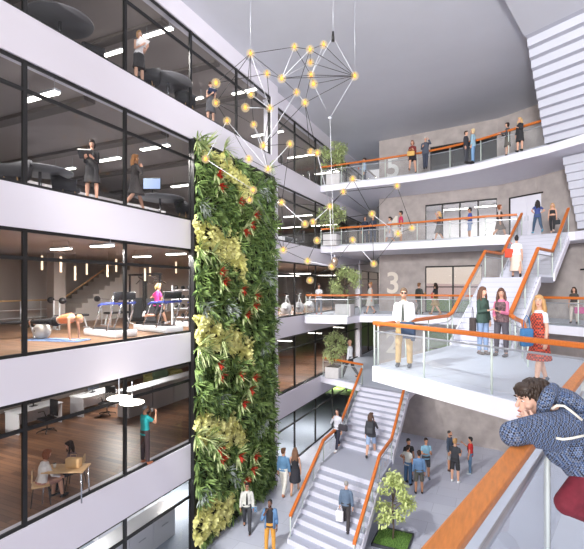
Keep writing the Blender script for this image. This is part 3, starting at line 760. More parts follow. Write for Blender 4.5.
def fingers(w, f, nrm, thumb, curl=.5, s=1.0):
    """five bent fingers rooted in the palm; w wrist, f hand direction, nrm palm normal, thumb = thumb-side direction"""
    mb = MB()
    k = w+f*.085*s
    for off, ln, b in ((.029, .072, 0), (.010, .080, .01), (-.010, .075, .008), (-.028, .058, -.008)):
        p = k+thumb*off*s+f*b*s*.5; d1 = (f+nrm*curl*.5).normalized(); d2 = (f+nrm*curl*1.5).normalized(); d3 = (f*.6+nrm*curl*2.4).normalized()
        q = [p-f*.02*s, p+d1*ln*.45*s, p+d1*ln*.45*s+d2*ln*.32*s, p+d1*ln*.45*s+d2*ln*.32*s+d3*ln*.23*s]
        mb.tube(q, [.0092*s, .0088*s, .008*s, .0055*s], 6)
    p = w+f*.03*s+thumb*.026*s
    d = (thumb*.8+f*.75+nrm*.25).normalized(); d2 = (f+thumb*.25+nrm*.5).normalized()
    mb.tube([p-d*.012*s, p+d*.036*s, p+d*.036*s+d2*.03*s], [.012*s, .0105*s, .007*s], 6)
    return mb
SKIN = {'l': (206, 158, 134), 't': (186, 136, 108), 'd': (112, 76, 58), 'p': (216, 172, 150)}
def cmat(rgb, kind='cloth'): return mat('%s_%d_%d_%d' % ((kind,)+tuple(rgb)), rgb, .85 if kind != 'skin' else .55, var=.08 if kind != 'skin' else 0, scale=14)
def person(label, u, v, zf, vtop=None, face=0, d=None, h=None, group=None, skin='l', fem=False, hair='short', hairc=(60, 44, 34), top='tshirt', topc=(200, 200, 205),
           bot='trousers', botc=(50, 52, 60), shoec=(40, 38, 38), arms=('down', 'down'), legs='stand', lean=0, hp=0, hy=0, glasses=False, vox=.015, tie=None, vest=None,
           hz=None, lift=0, natural=1.75, curl=.5, beard=None, pos=None, roll=None, rz=None, belt=None):
    p = pos if pos is not None else (PZ(u, d, zf) if d else G(u, v, zf))
    dd = d or (-p.x*ST+p.y*CT)
    if h is None: h = (v-vtop)*dd/F
    s = h/natural
    rz = TH-math.atan((u-292)/F)+R(face) if rz is None else rz
    t = thing('person', label, 'person', (p.x, p.y, p.z+lift), rz, group, s)
    lg = LEGS[legs] if isinstance(legs, str) else legs
    vec = lambda a: V((0, sin(R(a)), -cos(R(a))))
    j = {}; TL = .42
    ext = [TL*cos(R(a))+TL*cos(R(a-b)) for a, b, o in lg]
    H = V((0, 0, (max(ext)+.085) if hz is None else hz))
    for sx, (a, b, o), nm_ in ((-1, lg[0], 'L'), (1, lg[1], 'R')):
        hip = H+V((sx*.088, 0, 0)); k = hip+(vec(a)+V((sx*sin(R(o)), 0, 0)))*TL; an = k+(vec(a-b)+V((sx*sin(R(o))*.3, 0, 0)))*TL
        j[nm_] = (hip, k, an)
    U_ = V((0, sin(R(lean)), cos(R(lean)))); D_ = V((0, cos(R(lean)), -sin(R(lean))))
    sw = .148 if fem else .17
    neck = H+U_*.53; hd = (U_+V((0, 0, .6))).normalized(); hc = neck+hd*.175+D_*.015
    Hm = M.Translation(hc) @ M.Rotation(R(hy), 4, 'Z') @ M.Rotation(-R(hp+lean*.35), 4, 'X')
    A = []
    for sx, nm_ in zip((-1, 1), arms):
        a, b = ARMS[nm_] if isinstance(nm_, str) else nm_
        f = lambda q: (V((q[0]*sx, 0, 0))+D_*q[1]+U_*q[2]).normalized()
        sh = H+U_*.465+V((sx*sw*.97, 0, 0)); ad, bd = f(a), f(b)
        el = sh+ad*.285; wr = el+bd*.25; A.append((sx, sh, el, wr, bd))
    # --- body
    mb = MB()
    hw = .165 if not fem else .17
    prof = [(-.09, hw*.72, .09), (-.02, hw, .115), (.08, hw*.93, .108), (.19, .135 if not fem else .118, .095), (.32, .158 if not fem else .14, .11), (.42, sw*.93, .105), (.475, sw*.72, .084), (.51, .085, .066), (.54, .058, .058)]
    loft(mb, [(H+U_*a, D_, rx, ry) for a, rx, ry in prof])
    if fem:
        for sx in (-1, 1): mb.ell(H+U_*.35+D_*.07+V((sx*.06, 0, 0)), .056, None, 10, 7)
    mb.cyl(neck-U_*.04, neck+hd*.1, .054 if not fem else .046, None, 10)
    hq = lambda x, y, z: Hm @ V((x, y, z))
    r3 = Hm.to_3x3()
    mb.ell(hq(0, -.01, .02), (.074, .094, .096), r3); mb.ell(hq(0, .022, -.045), (.056, .066, .068), r3); mb.ell(hq(0, .05, -.09), (.028, .03, .022), r3)
    mb.cyl(hq(0, .082, .02), hq(0, .106, -.025), .008, .017, 8); mb.ell(hq(0, .1, -.026), (.016, .014, .012), r3, 8, 6)
    for sx in (-1, 1): mb.ell(hq(sx*.075, -.012, -.012), (.012, .02, .032), r3, 8, 6)
    mb.ell(hq(0, .078, .035), (.055, .016, .012), r3, 10, 6)
    fg = []
    for sx, sh, el, wr, bd in A:
        mb.ell(sh-U_*.012-V((sx*.01, 0, 0)), .052 if not fem else .044, None, 10, 7)
        mb.cyl(sh, el, .05 if not fem else .041, .039 if not fem else .034, 10); mb.ell(el, .038 if not fem else .033, None, 8, 6)
        mb.cyl(el, el+(wr-el)*.35, .039 if not fem else .034, .04 if not fem else .034, 10); mb.cyl(el+(wr-el)*.35, wr, .04 if not fem else .034, .026, 10)
        th = V((-sx*.3, 0, 0))+D_*.9+U_*.15; th = (th-bd*th.dot(bd)).normalized() if (th-bd*th.dot(bd)).length > .1 else V((-sx, 0, 0))
        nr = bd.cross(th)*(1 if sx > 0 else -1); nr.normalize()
        rot = M((th, nr, bd)).transposed()
        mb.ell(wr+bd*.05, (.042, .02, .055), rot, 10, 7)
        fg.append(fingers(wr, bd, nr if nr.x*sx < .2 else -nr, th, curl))
    for nm_ in 'LR':
        hip, k, an = j[nm_]
        mb.cyl(hip, k, .086, .057, 12); mb.ell(k, .057, None, 10, 7); cv = k+(an-k)*.3
        mb.cyl(k, cv, .055, .06, 10); mb.cyl(cv, an, .06, .038, 10)
        fv = V((0, 1, 0)) if hz is None or hz > .3 else V((0, 1, 0))
        mb.ell(an+V((0, .06, -.045)), (.04, .115, .035), None, 10, 7); mb.cyl(an, an+V((0, .02, -.05)), .036, .034, 8)
    o = mb.build('body', cmat(SKIN[skin], 'skin'), t); PEND.append((o, vox*.85, 4, fg))
    # --- trousers, shorts, skirt or dress
    lc = cmat(botc)
    mb = MB(); inf = .014
    if bot in ('trousers', 'shorts', 'leggings', 'wide'):
        loft(mb, [(H+U_*a, D_, rx+inf, ry+inf) for a, rx, ry in [(-.1, hw*.72, .085), (-.02, hw, .115), (.1, hw*.94, .108)]])
        for nm_ in 'LR':
            hip, k, an = j[nm_]; e = inf if bot != 'wide' else .03
            if bot == 'shorts':
                q = hip+(k-hip)*.97; mb.cyl(hip, q, .094, .083, 12)
            else:
                mb.cyl(hip, k, .089+e*.4, .06+e, 12); mb.ell(k, .06+e, None, 10, 7)
                en = an+(k-an)*.02 if bot != 'leggings' else an+(k-an)*.06
                mb.cyl(k, en, .058+e, (.047 if bot != 'leggings' else .036)+e, 12)
        o = mb.build({'trousers': 'trousers', 'shorts': 'shorts', 'leggings': 'leggings', 'wide': 'trousers'}[bot], lc, t); PEND.append((o, vox, 4, None))
    else:
        ln = {'skirt': .46, 'mini': .3, 'dress': .5, 'midi': .72}[bot]
        mid = (j['L'][1]+j['R'][1])*.5; sit = abs(lg[0][0]) > 60
        if sit:
            loft(mb, [(H+U_*.1, D_, hw*.95, .12), (H, D_, hw*1.06, .13), (H+V((0, .12, 0)), V((0, 0, 1)), hw*1.05, .11), (mid+V((0, .03, 0)), V((0, 0, 1)), .19, .085)])
        else:
            spread = (j['L'][1]-j['R'][1]).length
            ft = (mid-H); fl = .03 if bot != 'midi' else .05
            dv = V((0, 1, 0)); kk = abs(j['L'][1].y-j['R'][1].y)*.45
            loft(mb, [(H+U_*.1, D_, hw*.96, .118), (H, D_, hw+.02, .135), (H+ft*(ln*.5/.42)*.9, dv, hw+.015+fl*.6, .13+kk*.5), (H+ft*(ln/.42)*.9, dv, hw+.01+fl*1.6, .13+kk*.9+fl)])
        o = mb.build('skirt' if bot != 'dress' else 'dress_skirt', lc, t); PEND.append((o, vox, 4, None))
    # --- top
    mb = MB(); infl = {'jacket': .024, 'shirt': .015, 'tshirt': .014, 'sleeveless': .012, 'hoodie': .034, 'crop': .012}[top]
    lo = {'jacket': -.1, 'hoodie': -.06, 'shirt': -.02, 'tshirt': -.06, 'sleeveless': .02, 'crop': .2}[top]
    if bot in ('dress', 'midi', 'skirt', 'mini') and top != 'crop': lo = .04
    sec = [(a, rx, ry) for a, rx, ry in prof if a > lo+.03 and a < .5]
    f0 = [(lo, hw*(1.0 if lo < .1 else .8), .115)]
    sec = f0+sec+[(.5, sw*.58, .078), (.53, .068, .066)] if top != 'crop' else f0+[q for q in sec if q[0] < .45]
    loft(mb, [(H+U_*a, D_, rx+infl, ry+infl) for a, rx, ry in sec])
    if fem:
        for sx in (-1, 1): mb.ell(H+U_*.35+D_*.073+V((sx*.06, 0, 0)), .06+infl*.3, None, 10, 7)
    sl = {'jacket': 1.92, 'shirt': 1.92, 'tshirt': .62, 'sleeveless': 0, 'hoodie': 1.95, 'crop': 0}[top]
    rolled = top == 'shirt' and curl == .51
    for sx, sh, el, wr, bd in A:
        if sl == 0: continue
        r0 = (.053 if not fem else .045)+infl*.4
        mb.ell(sh-U_*.012-V((sx*.01, 0, 0)), r0, None, 10, 7)
        if sl < 1: mb.cyl(sh, sh+(el-sh)*sl, r0, r0*.98, 12)
        else:
            mb.cyl(sh, el, r0, r0*.84, 12); mb.ell(el, r0*.84, None, 10, 7); mb.cyl(el, el+(wr-el)*(sl-1), r0*.84, .036+infl*.4, 12)
    if top == 'hoodie': mb.ell(neck-D_*.07+U_*.0, (.1, .06, .07), None)
    if top in ('shirt', 'jacket'): mb.cyl(neck-U_*.05, neck+U_*.012, .072, .064, 12)
    o = mb.build({'jacket': 'jacket', 'shirt': 'shirt', 'tshirt': 'tee_shirt', 'sleeveless': 'sleeveless_top', 'hoodie': 'hooded_jacket', 'crop': 'crop_top'}[top], cmat(topc), t); PEND.append((o, vox, 3, None))
    if tie: 
        mb = MB(); a = H+U_*.5+D_*.083; b = H+U_*.42+D_*.128; c = H+U_*.3+D_*.14; e = H+U_*.08+D_*.136
        for q0, q1, w0, w1 in ((a, b, .018, .02), (b, c, .02, .028), (c, e, .028, .034)):
            mb._add([q0-V((w0, 0, 0)), q0+V((w0, 0, 0)), q1+V((w1, 0, 0)), q1-V((w1, 0, 0))]+[k-D_*.012 for k in (q0-V((w0, 0, 0)), q0+V((w0, 0, 0)), q1+V((w1, 0, 0)), q1-V((w1, 0, 0)))], [(0, 1, 2, 3), (7, 6, 5, 4), (0, 4, 5, 1), (1, 5, 6, 2), (2, 6, 7, 3), (3, 7, 4, 0)])
        mb.build('necktie', cmat(tie), t)
    if vest:
        mb = MB(); loft(mb, [(H+U_*a, D_, rx+infl+.016, ry+infl+.016) for a, rx, ry in [(lo-.02, hw, .118)]+[q for q in prof if lo+.02 < q[0] < .45]+[(.48, sw*.7, .085)]])
        if fem:
            for sx in (-1, 1): mb.ell(H+U_*.35+D_*.078+V((sx*.058, 0, 0)), .072, None, 10, 7)
        o = mb.build('vest', cmat(vest), t); PEND.append((o, vox, 3, None))
    # --- shoes
    for nm_ in 'LR':
        hip, k, an = j[nm_]; mb = MB(); sd = (an-k).normalized()
        fv = V((0, 1, 0)); fv = (fv-sd*fv.dot(sd)).normalized()*.75+V((0, .25, 0)); fv.normalize(); dn = sd*.045
        up_ = -sd; q = M((fv.cross(up_), fv, up_)).transposed()
        mb.ell(an+fv*.055+dn*.95, (.046, .128, .042), q, 12, 8); mb.cyl(an+sd*.05, an-sd*.015, .044, .042, 10)
        mb.build('shoe', cmat(shoec, 'leather'), t)
    # --- face
    for sx in (-1, 1):
        e = MB(); e.ell(hq(sx*.03, .079, .012), (.0135, .008, .009), r3, 8, 6); ob = e.build('eye', mat('eye_white', (236, 232, 228), .3), t)
        ir = MB(); ir.ell(hq(sx*.03, .0855, .012), (.006, .003, .0065), r3, 8, 5); ir.build('iris', mat('dark_iris', (48, 34, 26), .3), ob)
        b = MB(); b.ell(hq(sx*.031, .087, .033), (.02, .006, .0045), r3, 8, 5); b.build('eyebrow', cmat([max(20, int(c*.7)) for c in hairc], 'hair'), t)
    mb = MB(); mb.ell(hq(0, .086, -.06), (.023, .008, .0085), r3, 10, 6); mb.build('mouth', cmat((176, 96, 88), 'lips'), t)
    if glasses:
        mb = MB()
        for sx in (-1, 1): mb.ell(hq(sx*.033, .096, .01), (.028, .007, .02), r3, 10, 6); mb.cyl(hq(sx*.058, .088, .014), hq(sx*.08, -.01, .012), .004, n=5)
        mb.cyl(hq(-.012, .1, .016), hq(.012, .1, .016), .004, n=5); mb.build('sunglasses', mat('sunglass_black', (22, 22, 24), .2), t)
    if beard:
        mb = MB(); mb.ell(hq(0, .028, -.075), (.06, .064, .042), r3); mb.build('beard', cmat(beard, 'hair'), t)
    # --- hair
    mb = MB(); vxh = 0
    if hair == 'buzz': mb.ell(hq(0, -.02, .034), (.078, .094, .088), r3)
    elif hair != 'bald':
        mb.ell(hq(0, -.022, .045), (.083, .1, .09), r3); mb.ell(hq(0, -.05, .0), (.078, .068, .09), r3); mb.ell(hq(.018, .04, .09), (.055, .05, .035), r3, 10, 7)
        if hair in ('long', 'vlong'):
            L_ = .26 if hair == 'long' else .38
            for a, rr in ((-.062, .044), (-.025, .055), (.025, .055), (.062, .044)):
                top_ = hq(a, -.055, .03); end = hq(a*1.25, -.07, .03)-V((0, 0, L_))-D_*.03
                mb.tube([top_, top_*.5+end*.5-D_*.015, end], [rr, rr*1.05, rr*.55], 8)
            for sx in (-1, 1):
                top_ = hq(sx*.072, .0, .03); end = hq(sx*.105, .03, .03)-V((0, 0, L_*.85))
                mb.tube([top_, top_*.5+end*.5+V((sx*.012, -.005, 0)), end], [.03, .034, .014], 7)
        if hair == 'bob':
            for a in (-.07, -.035, 0, .035, .07): mb.ell(hq(a, -.045+abs(a)*.5, -.045), (.035, .05, .085), r3, 8, 6)
        if hair == 'bun': mb.ell(hq(0, -.07, .12), (.05, .05, .045), r3)
        if hair == 'tail': mb.tube([hq(0, -.11, .05), hq(0, -.16, .0), hq(0, -.13, -.14)], [.03, .035, .012], 8)
        if hair == 'hood': mb.ell(hq(0, -.03, -.03), (.095, .1, .13), r3); mb.ell(hq(0, -.04, -.16), (.13, .1, .07), r3)
    if hair != 'bald':
        o = mb.build('hair' if hair != 'hood' else 'head_scarf', cmat(hairc, 'hair'), t); PEND.append((o, .011, 3, None))
    return dict(t=t, H=H, U=U_, D=D_, A=A, neck=neck, hc=hc, s=s, hq=hq, j=j)
def wpt(P_, local): return wm(P_['t']) @ V(local)
def flush_people():
    for o, vx, sm, fg in PEND:
        r = o.modifiers.new('r', 'REMESH'); r.mode = 'VOXEL'; r.voxel_size = vx; r.use_smooth_shade = True
        q = o.modifiers.new('s', 'SMOOTH'); q.iterations = sm; q.factor = .5
    bpy.context.view_layer.update()
    dg = bpy.context.evaluated_depsgraph_get()
    for o, vx, sm, fg in PEND:
        me = bpy.data.meshes.new_from_object(o.evaluated_get(dg)); me.name = o.name
        if fg:
            bm = bmesh.new(); bm.from_mesh(me)
            for f in fg:
                tmp = bpy.data.meshes.new('t'); bmesh.ops.recalc_face_normals(f.bm, faces=f.bm.faces); f.bm.to_mesh(tmp); f.bm.free(); bm.from_mesh(tmp); bpy.data.meshes.remove(tmp)
            bm.to_mesh(me); bm.free()
        for p_ in me.polygons: p_.use_smooth = True
        o.modifiers.clear(); o.data = me
    PEND.clear()
BLK = (34, 33, 36); NAVY = (40, 48, 66); WHT = (236, 236, 240); DEN = (92, 122, 152); GRY = (120, 122, 126); KHA = (176, 140, 92); BRN = (92, 62, 44); BLO = (206, 170, 116); DKH = (46, 34, 30)
def bag(name, label, cat, p, m, size, rz=0, strap=None, kind='tote'):
    t = thing(name, label, cat, p, rz)
    mb = MB(); mb.rbox((0, 0, 0), size, min(size)*.35, 0, 0, 3); mb.build('bag_body', m, t)
    w, d, h = size; s = MB(); st = strap or .16
    s.tube([(-w*.3, 0, h*.42), (-w*.22, 0, h*.5+st*.7), (0, 0, h*.5+st), (w*.22, 0, h*.5+st*.7), (w*.3, 0, h*.42)], .009, 6); s.build('handle', m, t)
    return t
def backpack(label, P_, m, m2, back=.2):
    t = thing('backpack', label, 'backpack', wpt(P_, P_['H']+P_['U']*.3-P_['D']*back), P_['t'].rotation_euler.z, None, P_['s'])
    MB().rbox((0, 0, 0), (.3, .17, .46), .06, 0, 0, 3).build('bag_body', m, t); MB().rbox((0, -.1, -.08), (.24, .07, .22), .03, 0, 0, 2).build('front_pocket', m2, t)
    mb = MB()
    for s in (-1, 1): mb.tube([(s*.1, .07, .2), (s*.12, .15, .2), (s*.13, .3, .12), (s*.13, .34, -.02), (s*.13, .24, -.14), (s*.12, .08, -.16)], .016, 6)
    mb.build('shoulder_strap', m2, t); return t
def hand_of(P_, i): 
    sx, sh, el, wr, bd = P_['A'][i]; return wpt(P_, wr+bd*.08)
def phone(label, p, rz=0):
    t = thing('mobile_phone', label, 'phone', p, rz); MB().rbox((0, 0, 0), (.075, .012, .15), .005).build('case', mat('phone_case', (30, 30, 34), .3), t)
    MB().box((0, -.0065, 0), (.066, .002, .135)).build('screen', mat('phone_screen', (16, 18, 24), .1), t)
def papers(name, label, cat, p, rz, m, size=(.3, .025, .22), tilt=-.9):
    t = thing(name, label, cat, p, rz); t.rotation_euler = (tilt, 0, rz)
    MB().rbox((0, 0, 0), size, .006).build('cover', m, t); MB().box((0, .004, .004), (size[0]*.95, size[1]*.6, size[2]*.98)).build('pages', mat('paper_pages', (236, 234, 228), .8), t)
def cup(label, p, c=(236, 232, 226)):
    t = thing('paper_cup', label, 'cup', p); MB().cyl((0, 0, -.05), (0, 0, .05), .028, .038, 12).build('cup_body', mat('cup_%d_%d_%d' % c, c, .6), t); MB().cyl((0, 0, .05), (0, 0, .062), .04, .036, 12).build('lid', mat('cup_lid', (60, 50, 46), .5), t)
def rzof(P_): return P_['t'].rotation_euler.z
# --- fifth floor room
a = person('woman in white sleeveless top and dark skirt holding papers behind the fifth floor glass', 139, 79, L5, d=12.5, h=1.53, face=215, fem=True, skin='p', hair='bob', hairc=(176, 136, 98), top='sleeveless', topc=WHT, bot='skirt', botc=(58, 56, 58), arms=('hold', 'hold'), glasses=False, shoec=BLK)
papers('paper_sheaf', 'white papers held by the woman behind the fifth floor glass', 'papers', hand_of(a, 1)+V((0, 0, .06)), rzof(a), mat('white_paper', (238, 238, 238), .8))
a = person('woman in grey dress reading a blue folder behind the lamp cluster on floor five', 210.5, 120, L5, d=15.6, h=1.5, face=205, fem=True, skin='p', hair='bun', hairc=BRN, top='sleeveless', topc=(92, 92, 98), bot='skirt', botc=(92, 92, 98), arms=('hold', 'hold'), hp=20)
papers('folder', 'dark blue folder held by the woman in grey dress', 'folder', hand_of(a, 1)+V((0, 0, .08)), rzof(a), mat('navy_folder', (44, 56, 84), .6))
# --- fourth floor room
a = person('woman in black dress reading papers behind the fourth floor glass', 92, 198, L4, d=11, h=1.54, face=165, fem=True, hair='bob', hairc=DKH, top='shirt', topc=(44, 42, 44), bot='skirt', botc=(48, 46, 48), arms=('hold', 'hold'), hp=25, hy=15)
papers('clipboard', 'dark clipboard with white papers held by the woman in black dress', 'clipboard', hand_of(a, 1)+V((0, 0, .06)), rzof(a), mat('dark_board', (50, 48, 50), .6), (.32, .03, .26))
a = person('blonde woman in dark dress with a phone at her ear on the fourth floor', 135, 209, L4, d=12.3, h=1.62, face=-70, fem=True, hair='long', hairc=(164, 116, 76), top='shirt', topc=(66, 62, 62), bot='skirt', botc=(66, 62, 62), arms=('ear', 'ear'), legs='walk')
# --- gym
a = person('woman in pink top and black shorts running on the far treadmill', 157, 325, L3+.2, d=14.6, h=1.52, face=-60, fem=True, hair='tail', hairc=BLO, top='tshirt', topc=(206, 64, 140), bot='shorts', botc=BLK, arms=('run', 'swing'), legs='run', lean=6, shoec=(220, 220, 225))
# --- second floor
a = person('woman in pale sweater and plaid skirt seated at the left end of the small table', 41, 505, L2, d=10.3, h=1.62, face=-62, fem=True, hair='bob', hairc=(128, 76, 52), top='shirt', topc=(214, 208, 206), bot='skirt', botc=(168, 124, 112), arms=('rail', 'rail'), legs='sit', hz=.5, lean=12, hp=12)
b = person('woman with long dark hair seated at the right end of the small table', 76, 496, L2, d=11.15, h=1.6, face=105, fem=True, hair='long', hairc=DKH, top='shirt', topc=(112, 92, 92), bot='trousers', botc=BLK, arms=('rail', 'rail'), legs='sit', hz=.5, lean=14, hp=15)
a = person('man in teal shirt drinking beside the second floor window', 145, 463.5, L2, d=12.6, h=1.7, face=-60, skin='t', hair='buzz', hairc=GRY, top='tshirt', topc=(34, 150, 152), bot='trousers', botc=(70, 56, 58), arms=('drink', 'drink'), hp=-12, glasses=True, shoec=(190, 120, 90))
cup('small cup raised by the man in the teal shirt', hand_of(a, 0))
# --- ground
a = person('man in white shirt and black tie standing beside the green wall', 247, 529.5, L1, 481, 178, skin='t', hair='short', hairc=DKH, top='shirt', topc=(206, 206, 200), bot='trousers', botc=(58, 60, 66), tie=BLK, glasses=True, legs='walk')
papers('blue_folder', 'bright blue folder in the hand of the man beside the green wall', 'folder', hand_of(a, 0)+V((0, 0, .02)), rzof(a), mat('bright_blue_folder', (40, 132, 190), .6), (.24, .02, .2), 0)
a = person('man in open denim shirt and mustard trousers phoning at the foot of the stair', 270, 552, L1, 499.5, 172, skin='d', hair='buzz', hairc=BLK, top='tshirt', topc=(44, 42, 46), bot='trousers', botc=(206, 148, 62), arms=('down', 'ear'), hy=-10, beard=(30, 24, 22))
# open denim overshirt
def overshirt(P_, rgb):
    mb = MB(); s = P_
    n = 14; rows = []
    for q, rx, ry in ((-.1, .19, .15), (.1, .185, .145), (.3, .19, .15), (.45, .2, .14), (.5, .14, .11)):
        rows.append([s['H']+s['U']*q+V((cos(t)*rx, 0, 0))+s['D']*(sin(t)*ry) for t in [R(130+280*i/n) for i in range(n+1)]])
    vs = [p for r_ in rows for p in r_]; k = n+1
    mb._add(vs, [(i*k+j, i*k+j+1, (i+1)*k+j+1, (i+1)*k+j) for i in range(len(rows)-1) for j in range(n)], True)
    for sx, sh, el, wr, bd in s['A']: mb.ell(sh, .075, None, 10, 7); mb.cyl(sh, el, .072, .06, 12); mb.ell(el, .06, None, 10, 7); mb.cyl(el, el+(wr-el)*.6, .06, .05, 12)
    o = mb.build('denim_overshirt', cmat(rgb), s['t']); m_ = o.modifiers.new('t', 'SOLIDIFY'); m_.thickness = .012
overshirt(a, (96, 132, 172)); phone('phone at the ear of the man in open denim shirt', hand_of(a, 1)+V((0, 0, .03)), rzof(a))
a = person('man in denim shirt and white trousers seen from behind beside the lower stair', 283.5, 493.5, L1, 446.5, -20, hair='short', hairc=BRN, top='shirt', topc=(96, 136, 172), bot='trousers', botc=(226, 222, 214), legs='walk', shoec=(200, 140, 110), hy=-20)
a = person('long haired woman in black dress walking with the man in denim shirt', 295, 493, L1, 446.5, -5, fem=True, hair='vlong', hairc=(120, 88, 68), top='sleeveless', topc=(42, 42, 48), bot='dress', botc=(48, 48, 56), legs='walk2', shoec=(190, 150, 120))
bag('shoulder_bag', 'black bag hanging at the side of the woman in black dress', 'bag', wpt(a, (-.28, -.05, .92)), cmat((40, 40, 48), 'leather'), (.32, .14, .28), rzof(a), .34)
# on the lower stair
x = V((-5.0, 14.6))
def stair_pt(u, y, z): 
    r = W(u, 287, 1); t = y/r.y; return V((r.x*t, y, z))
zt = lambda k: L1+(zl-L1)*k/9
a = person('grey haired man in slate shirt climbing the lower stair with a white bag', 345, 536, L1, face=-12, pos=stair_pt(346, 14.05, zt(3)), h=1.66, skin='l', hair='buzz', hairc=(150, 148, 144), top='shirt', topc=(92, 110, 132), bot='trousers', botc=(58, 54, 56), legs='step', lean=4, shoec=(60, 54, 60))
bag('carrier_bag', 'white carrier bag in the hand of the man climbing the lower stair', 'bag', hand_of(a, 0)-V((0, 0, .3)), cmat((232, 232, 236), 'plastic'), (.26, .1, .36), rzof(a), .14)
a = person('woman in pale shirt and dark trousers coming down the lower stair with a handbag', 337, 460, L1, face=150, pos=stair_pt(337.5, 18.0, zl), h=1.84, fem=True, skin='l', hair='long', hairc=(28, 26, 32), top='shirt', topc=(206, 208, 220), bot='leggings', botc=(44, 44, 60), arms=('down', 'ear'), legs='walk', shoec=(236, 236, 240))
bag('handbag', 'dark leather handbag on the arm of the woman coming down the stair', 'bag', wpt(a, (-.3, .08, .98)), cmat((58, 54, 62), 'leather'), (.42, .16, .26), rzof(a), .2)
a = person('woman in dark jacket and denim shorts on the stair landing wearing a backpack', 372, 453, L1, face=-10, pos=stair_pt(371, 17.9, zl), h=1.86, fem=True, hair='long', hairc=(84, 62, 52), top='jacket', topc=(66, 66, 72), bot='shorts', botc=(150, 172, 206), legs='walk2', arms=('down', 'ear'), shoec=(44, 44, 46), hy=-30)
backpack('dark grey backpack on the woman in denim shorts', a, cmat((58, 60, 66), 'canvas'), cmat((74, 76, 82), 'canvas'))
# group on the tiled floor
gg = None
person('dark haired man in black half hidden at the back left of the group of seven', 408.5, 481, L1, 438.5, -150, skin='t', hairc=BLK, top='tshirt', topc=(38, 38, 42), botc=NAVY)
person('man in pale grey t-shirt and jeans with hand on hip in the group', 408, 484, L1, 445, -35, skin='t', hairc=DKH, top='tshirt', topc=(186, 186, 182), botc=(72, 104, 140), arms=('hip', 'down'), legs='wide', shoec=BLK)
a = person('man in blue denim shirt and grey-green shorts seen from behind in the group', 419, 494, L1, 450.5, 10, skin='t', hairc=DKH, top='shirt', topc=(104, 138, 178), bot='shorts', botc=(92, 92, 84), shoec=BLK)
person('man in light blue checked shirt and dark shorts facing the group', 426, 479, L1, 438, -160, skin='t', hairc=DKH, top='tshirt', topc=(130, 176, 200), bot='shorts', botc=(70, 72, 78), arms=('hold', 'hold'), legs='weight', shoec=(110, 130, 150))
person('bearded man in dark slate shirt with rolled cuffs at the back of the group', 449.5, 470.5, L1, 430.5, -110, skin='t', hair='buzz', hairc=(70, 64, 62), top='shirt', topc=(62, 74, 92), bot='shorts', botc=(150, 148, 150), arms=('hold', 'down'), beard=(70, 60, 56), shoec=(70, 50, 44))
person('fair haired man in black t-shirt and black shorts in the group', 455, 482.5, L1, 438.5, -25, skin='l', hairc=(176, 136, 88), top='tshirt', topc=(56, 58, 64), bot='shorts', botc=(46, 46, 50), arms=('hold', 'hold'), shoec=(226, 228, 232))
a = person('man in red and black jersey at the right of the group', 470.5, 474, L1, 437, 80, skin='t', hairc=BLK, top='tshirt', topc=(190, 44, 44), bot='trousers', botc=(84, 112, 140), arms=('down', 'point'), legs='weight', shoec=(190, 200, 206))
MB().ell((0, .03, 1.2), (.1, .13, .22), None, 12, 8).build('jersey_panel', cmat((44, 36, 40)), a['t'])
# --- second and third floor galleries
person('man in white shirt and dark trousers walking past the second floor tree', 350, 377, L2, 338.5, 70, skin='l', hair='bald', hairc=GRY, top='shirt', topc=(228, 230, 236), botc=(58, 58, 62), legs='walk')
a = person('woman in white t-shirt at the third floor planter balcony', 319, 314.2, L3, 284, 175, fem=True, hair='bun', hairc=DKH, top='tshirt', topc=(238, 240, 246), bot='trousers', botc=(120, 124, 134), arms=('hold', 'down'), shoec=(190, 120, 110))
person('woman in pale grey dress striding along the third floor gallery', 370.5, 314, L3, 281.5, 120, fem=True, hair='bun', hairc=(170, 120, 80), top='sleeveless', topc=(196, 194, 188), bot='dress', botc=(190, 188, 182), legs='walk', shoec=(60, 50, 48))
a = person('man in dark vest carrying a drink in front of the third floor window', 419, 314.5, L3, 281.8, -40, skin='l', hairc=(120, 84, 56), top='shirt', topc=(66, 70, 66), botc=(84, 86, 80), arms=('down', 'hold'), legs='walk', vest=(48, 52, 50))
cup('small drink held by the man in dark vest', hand_of(a, 1), (226, 170, 90))
a = person('woman in black top and khaki skirt in front of the third floor window', 435.5, 314.8, L3, 282, 60, fem=True, hair='long', hairc=(50, 36, 30), top='tshirt', topc=(40, 42, 44), bot='skirt', botc=(160, 136, 96), legs='walk2', shoec=(160, 120, 90))
bag('red_pouch', 'red pouch carried by the woman in black top', 'bag', hand_of(a, 0)+V((0, 0, .28)), cmat((196, 50, 48), 'leather'), (.2, .08, .24), rzof(a), .06)
a = person('curly haired woman in dark vest at the right edge of the third floor', 574, 323.5, L3, 287, 165, fem=True, hair='long', hairc=(60, 44, 36), top='tshirt', topc=(70, 66, 62), bot='leggings', botc=(210, 196, 186), legs='stand')
bag('pink_bag', 'pink bag carried at the right edge of the third floor', 'bag', hand_of(a, 0)-V((-.02, 0, .12)), cmat((206, 96, 150), 'leather'), (.34, .1, .26), rzof(a), .08)
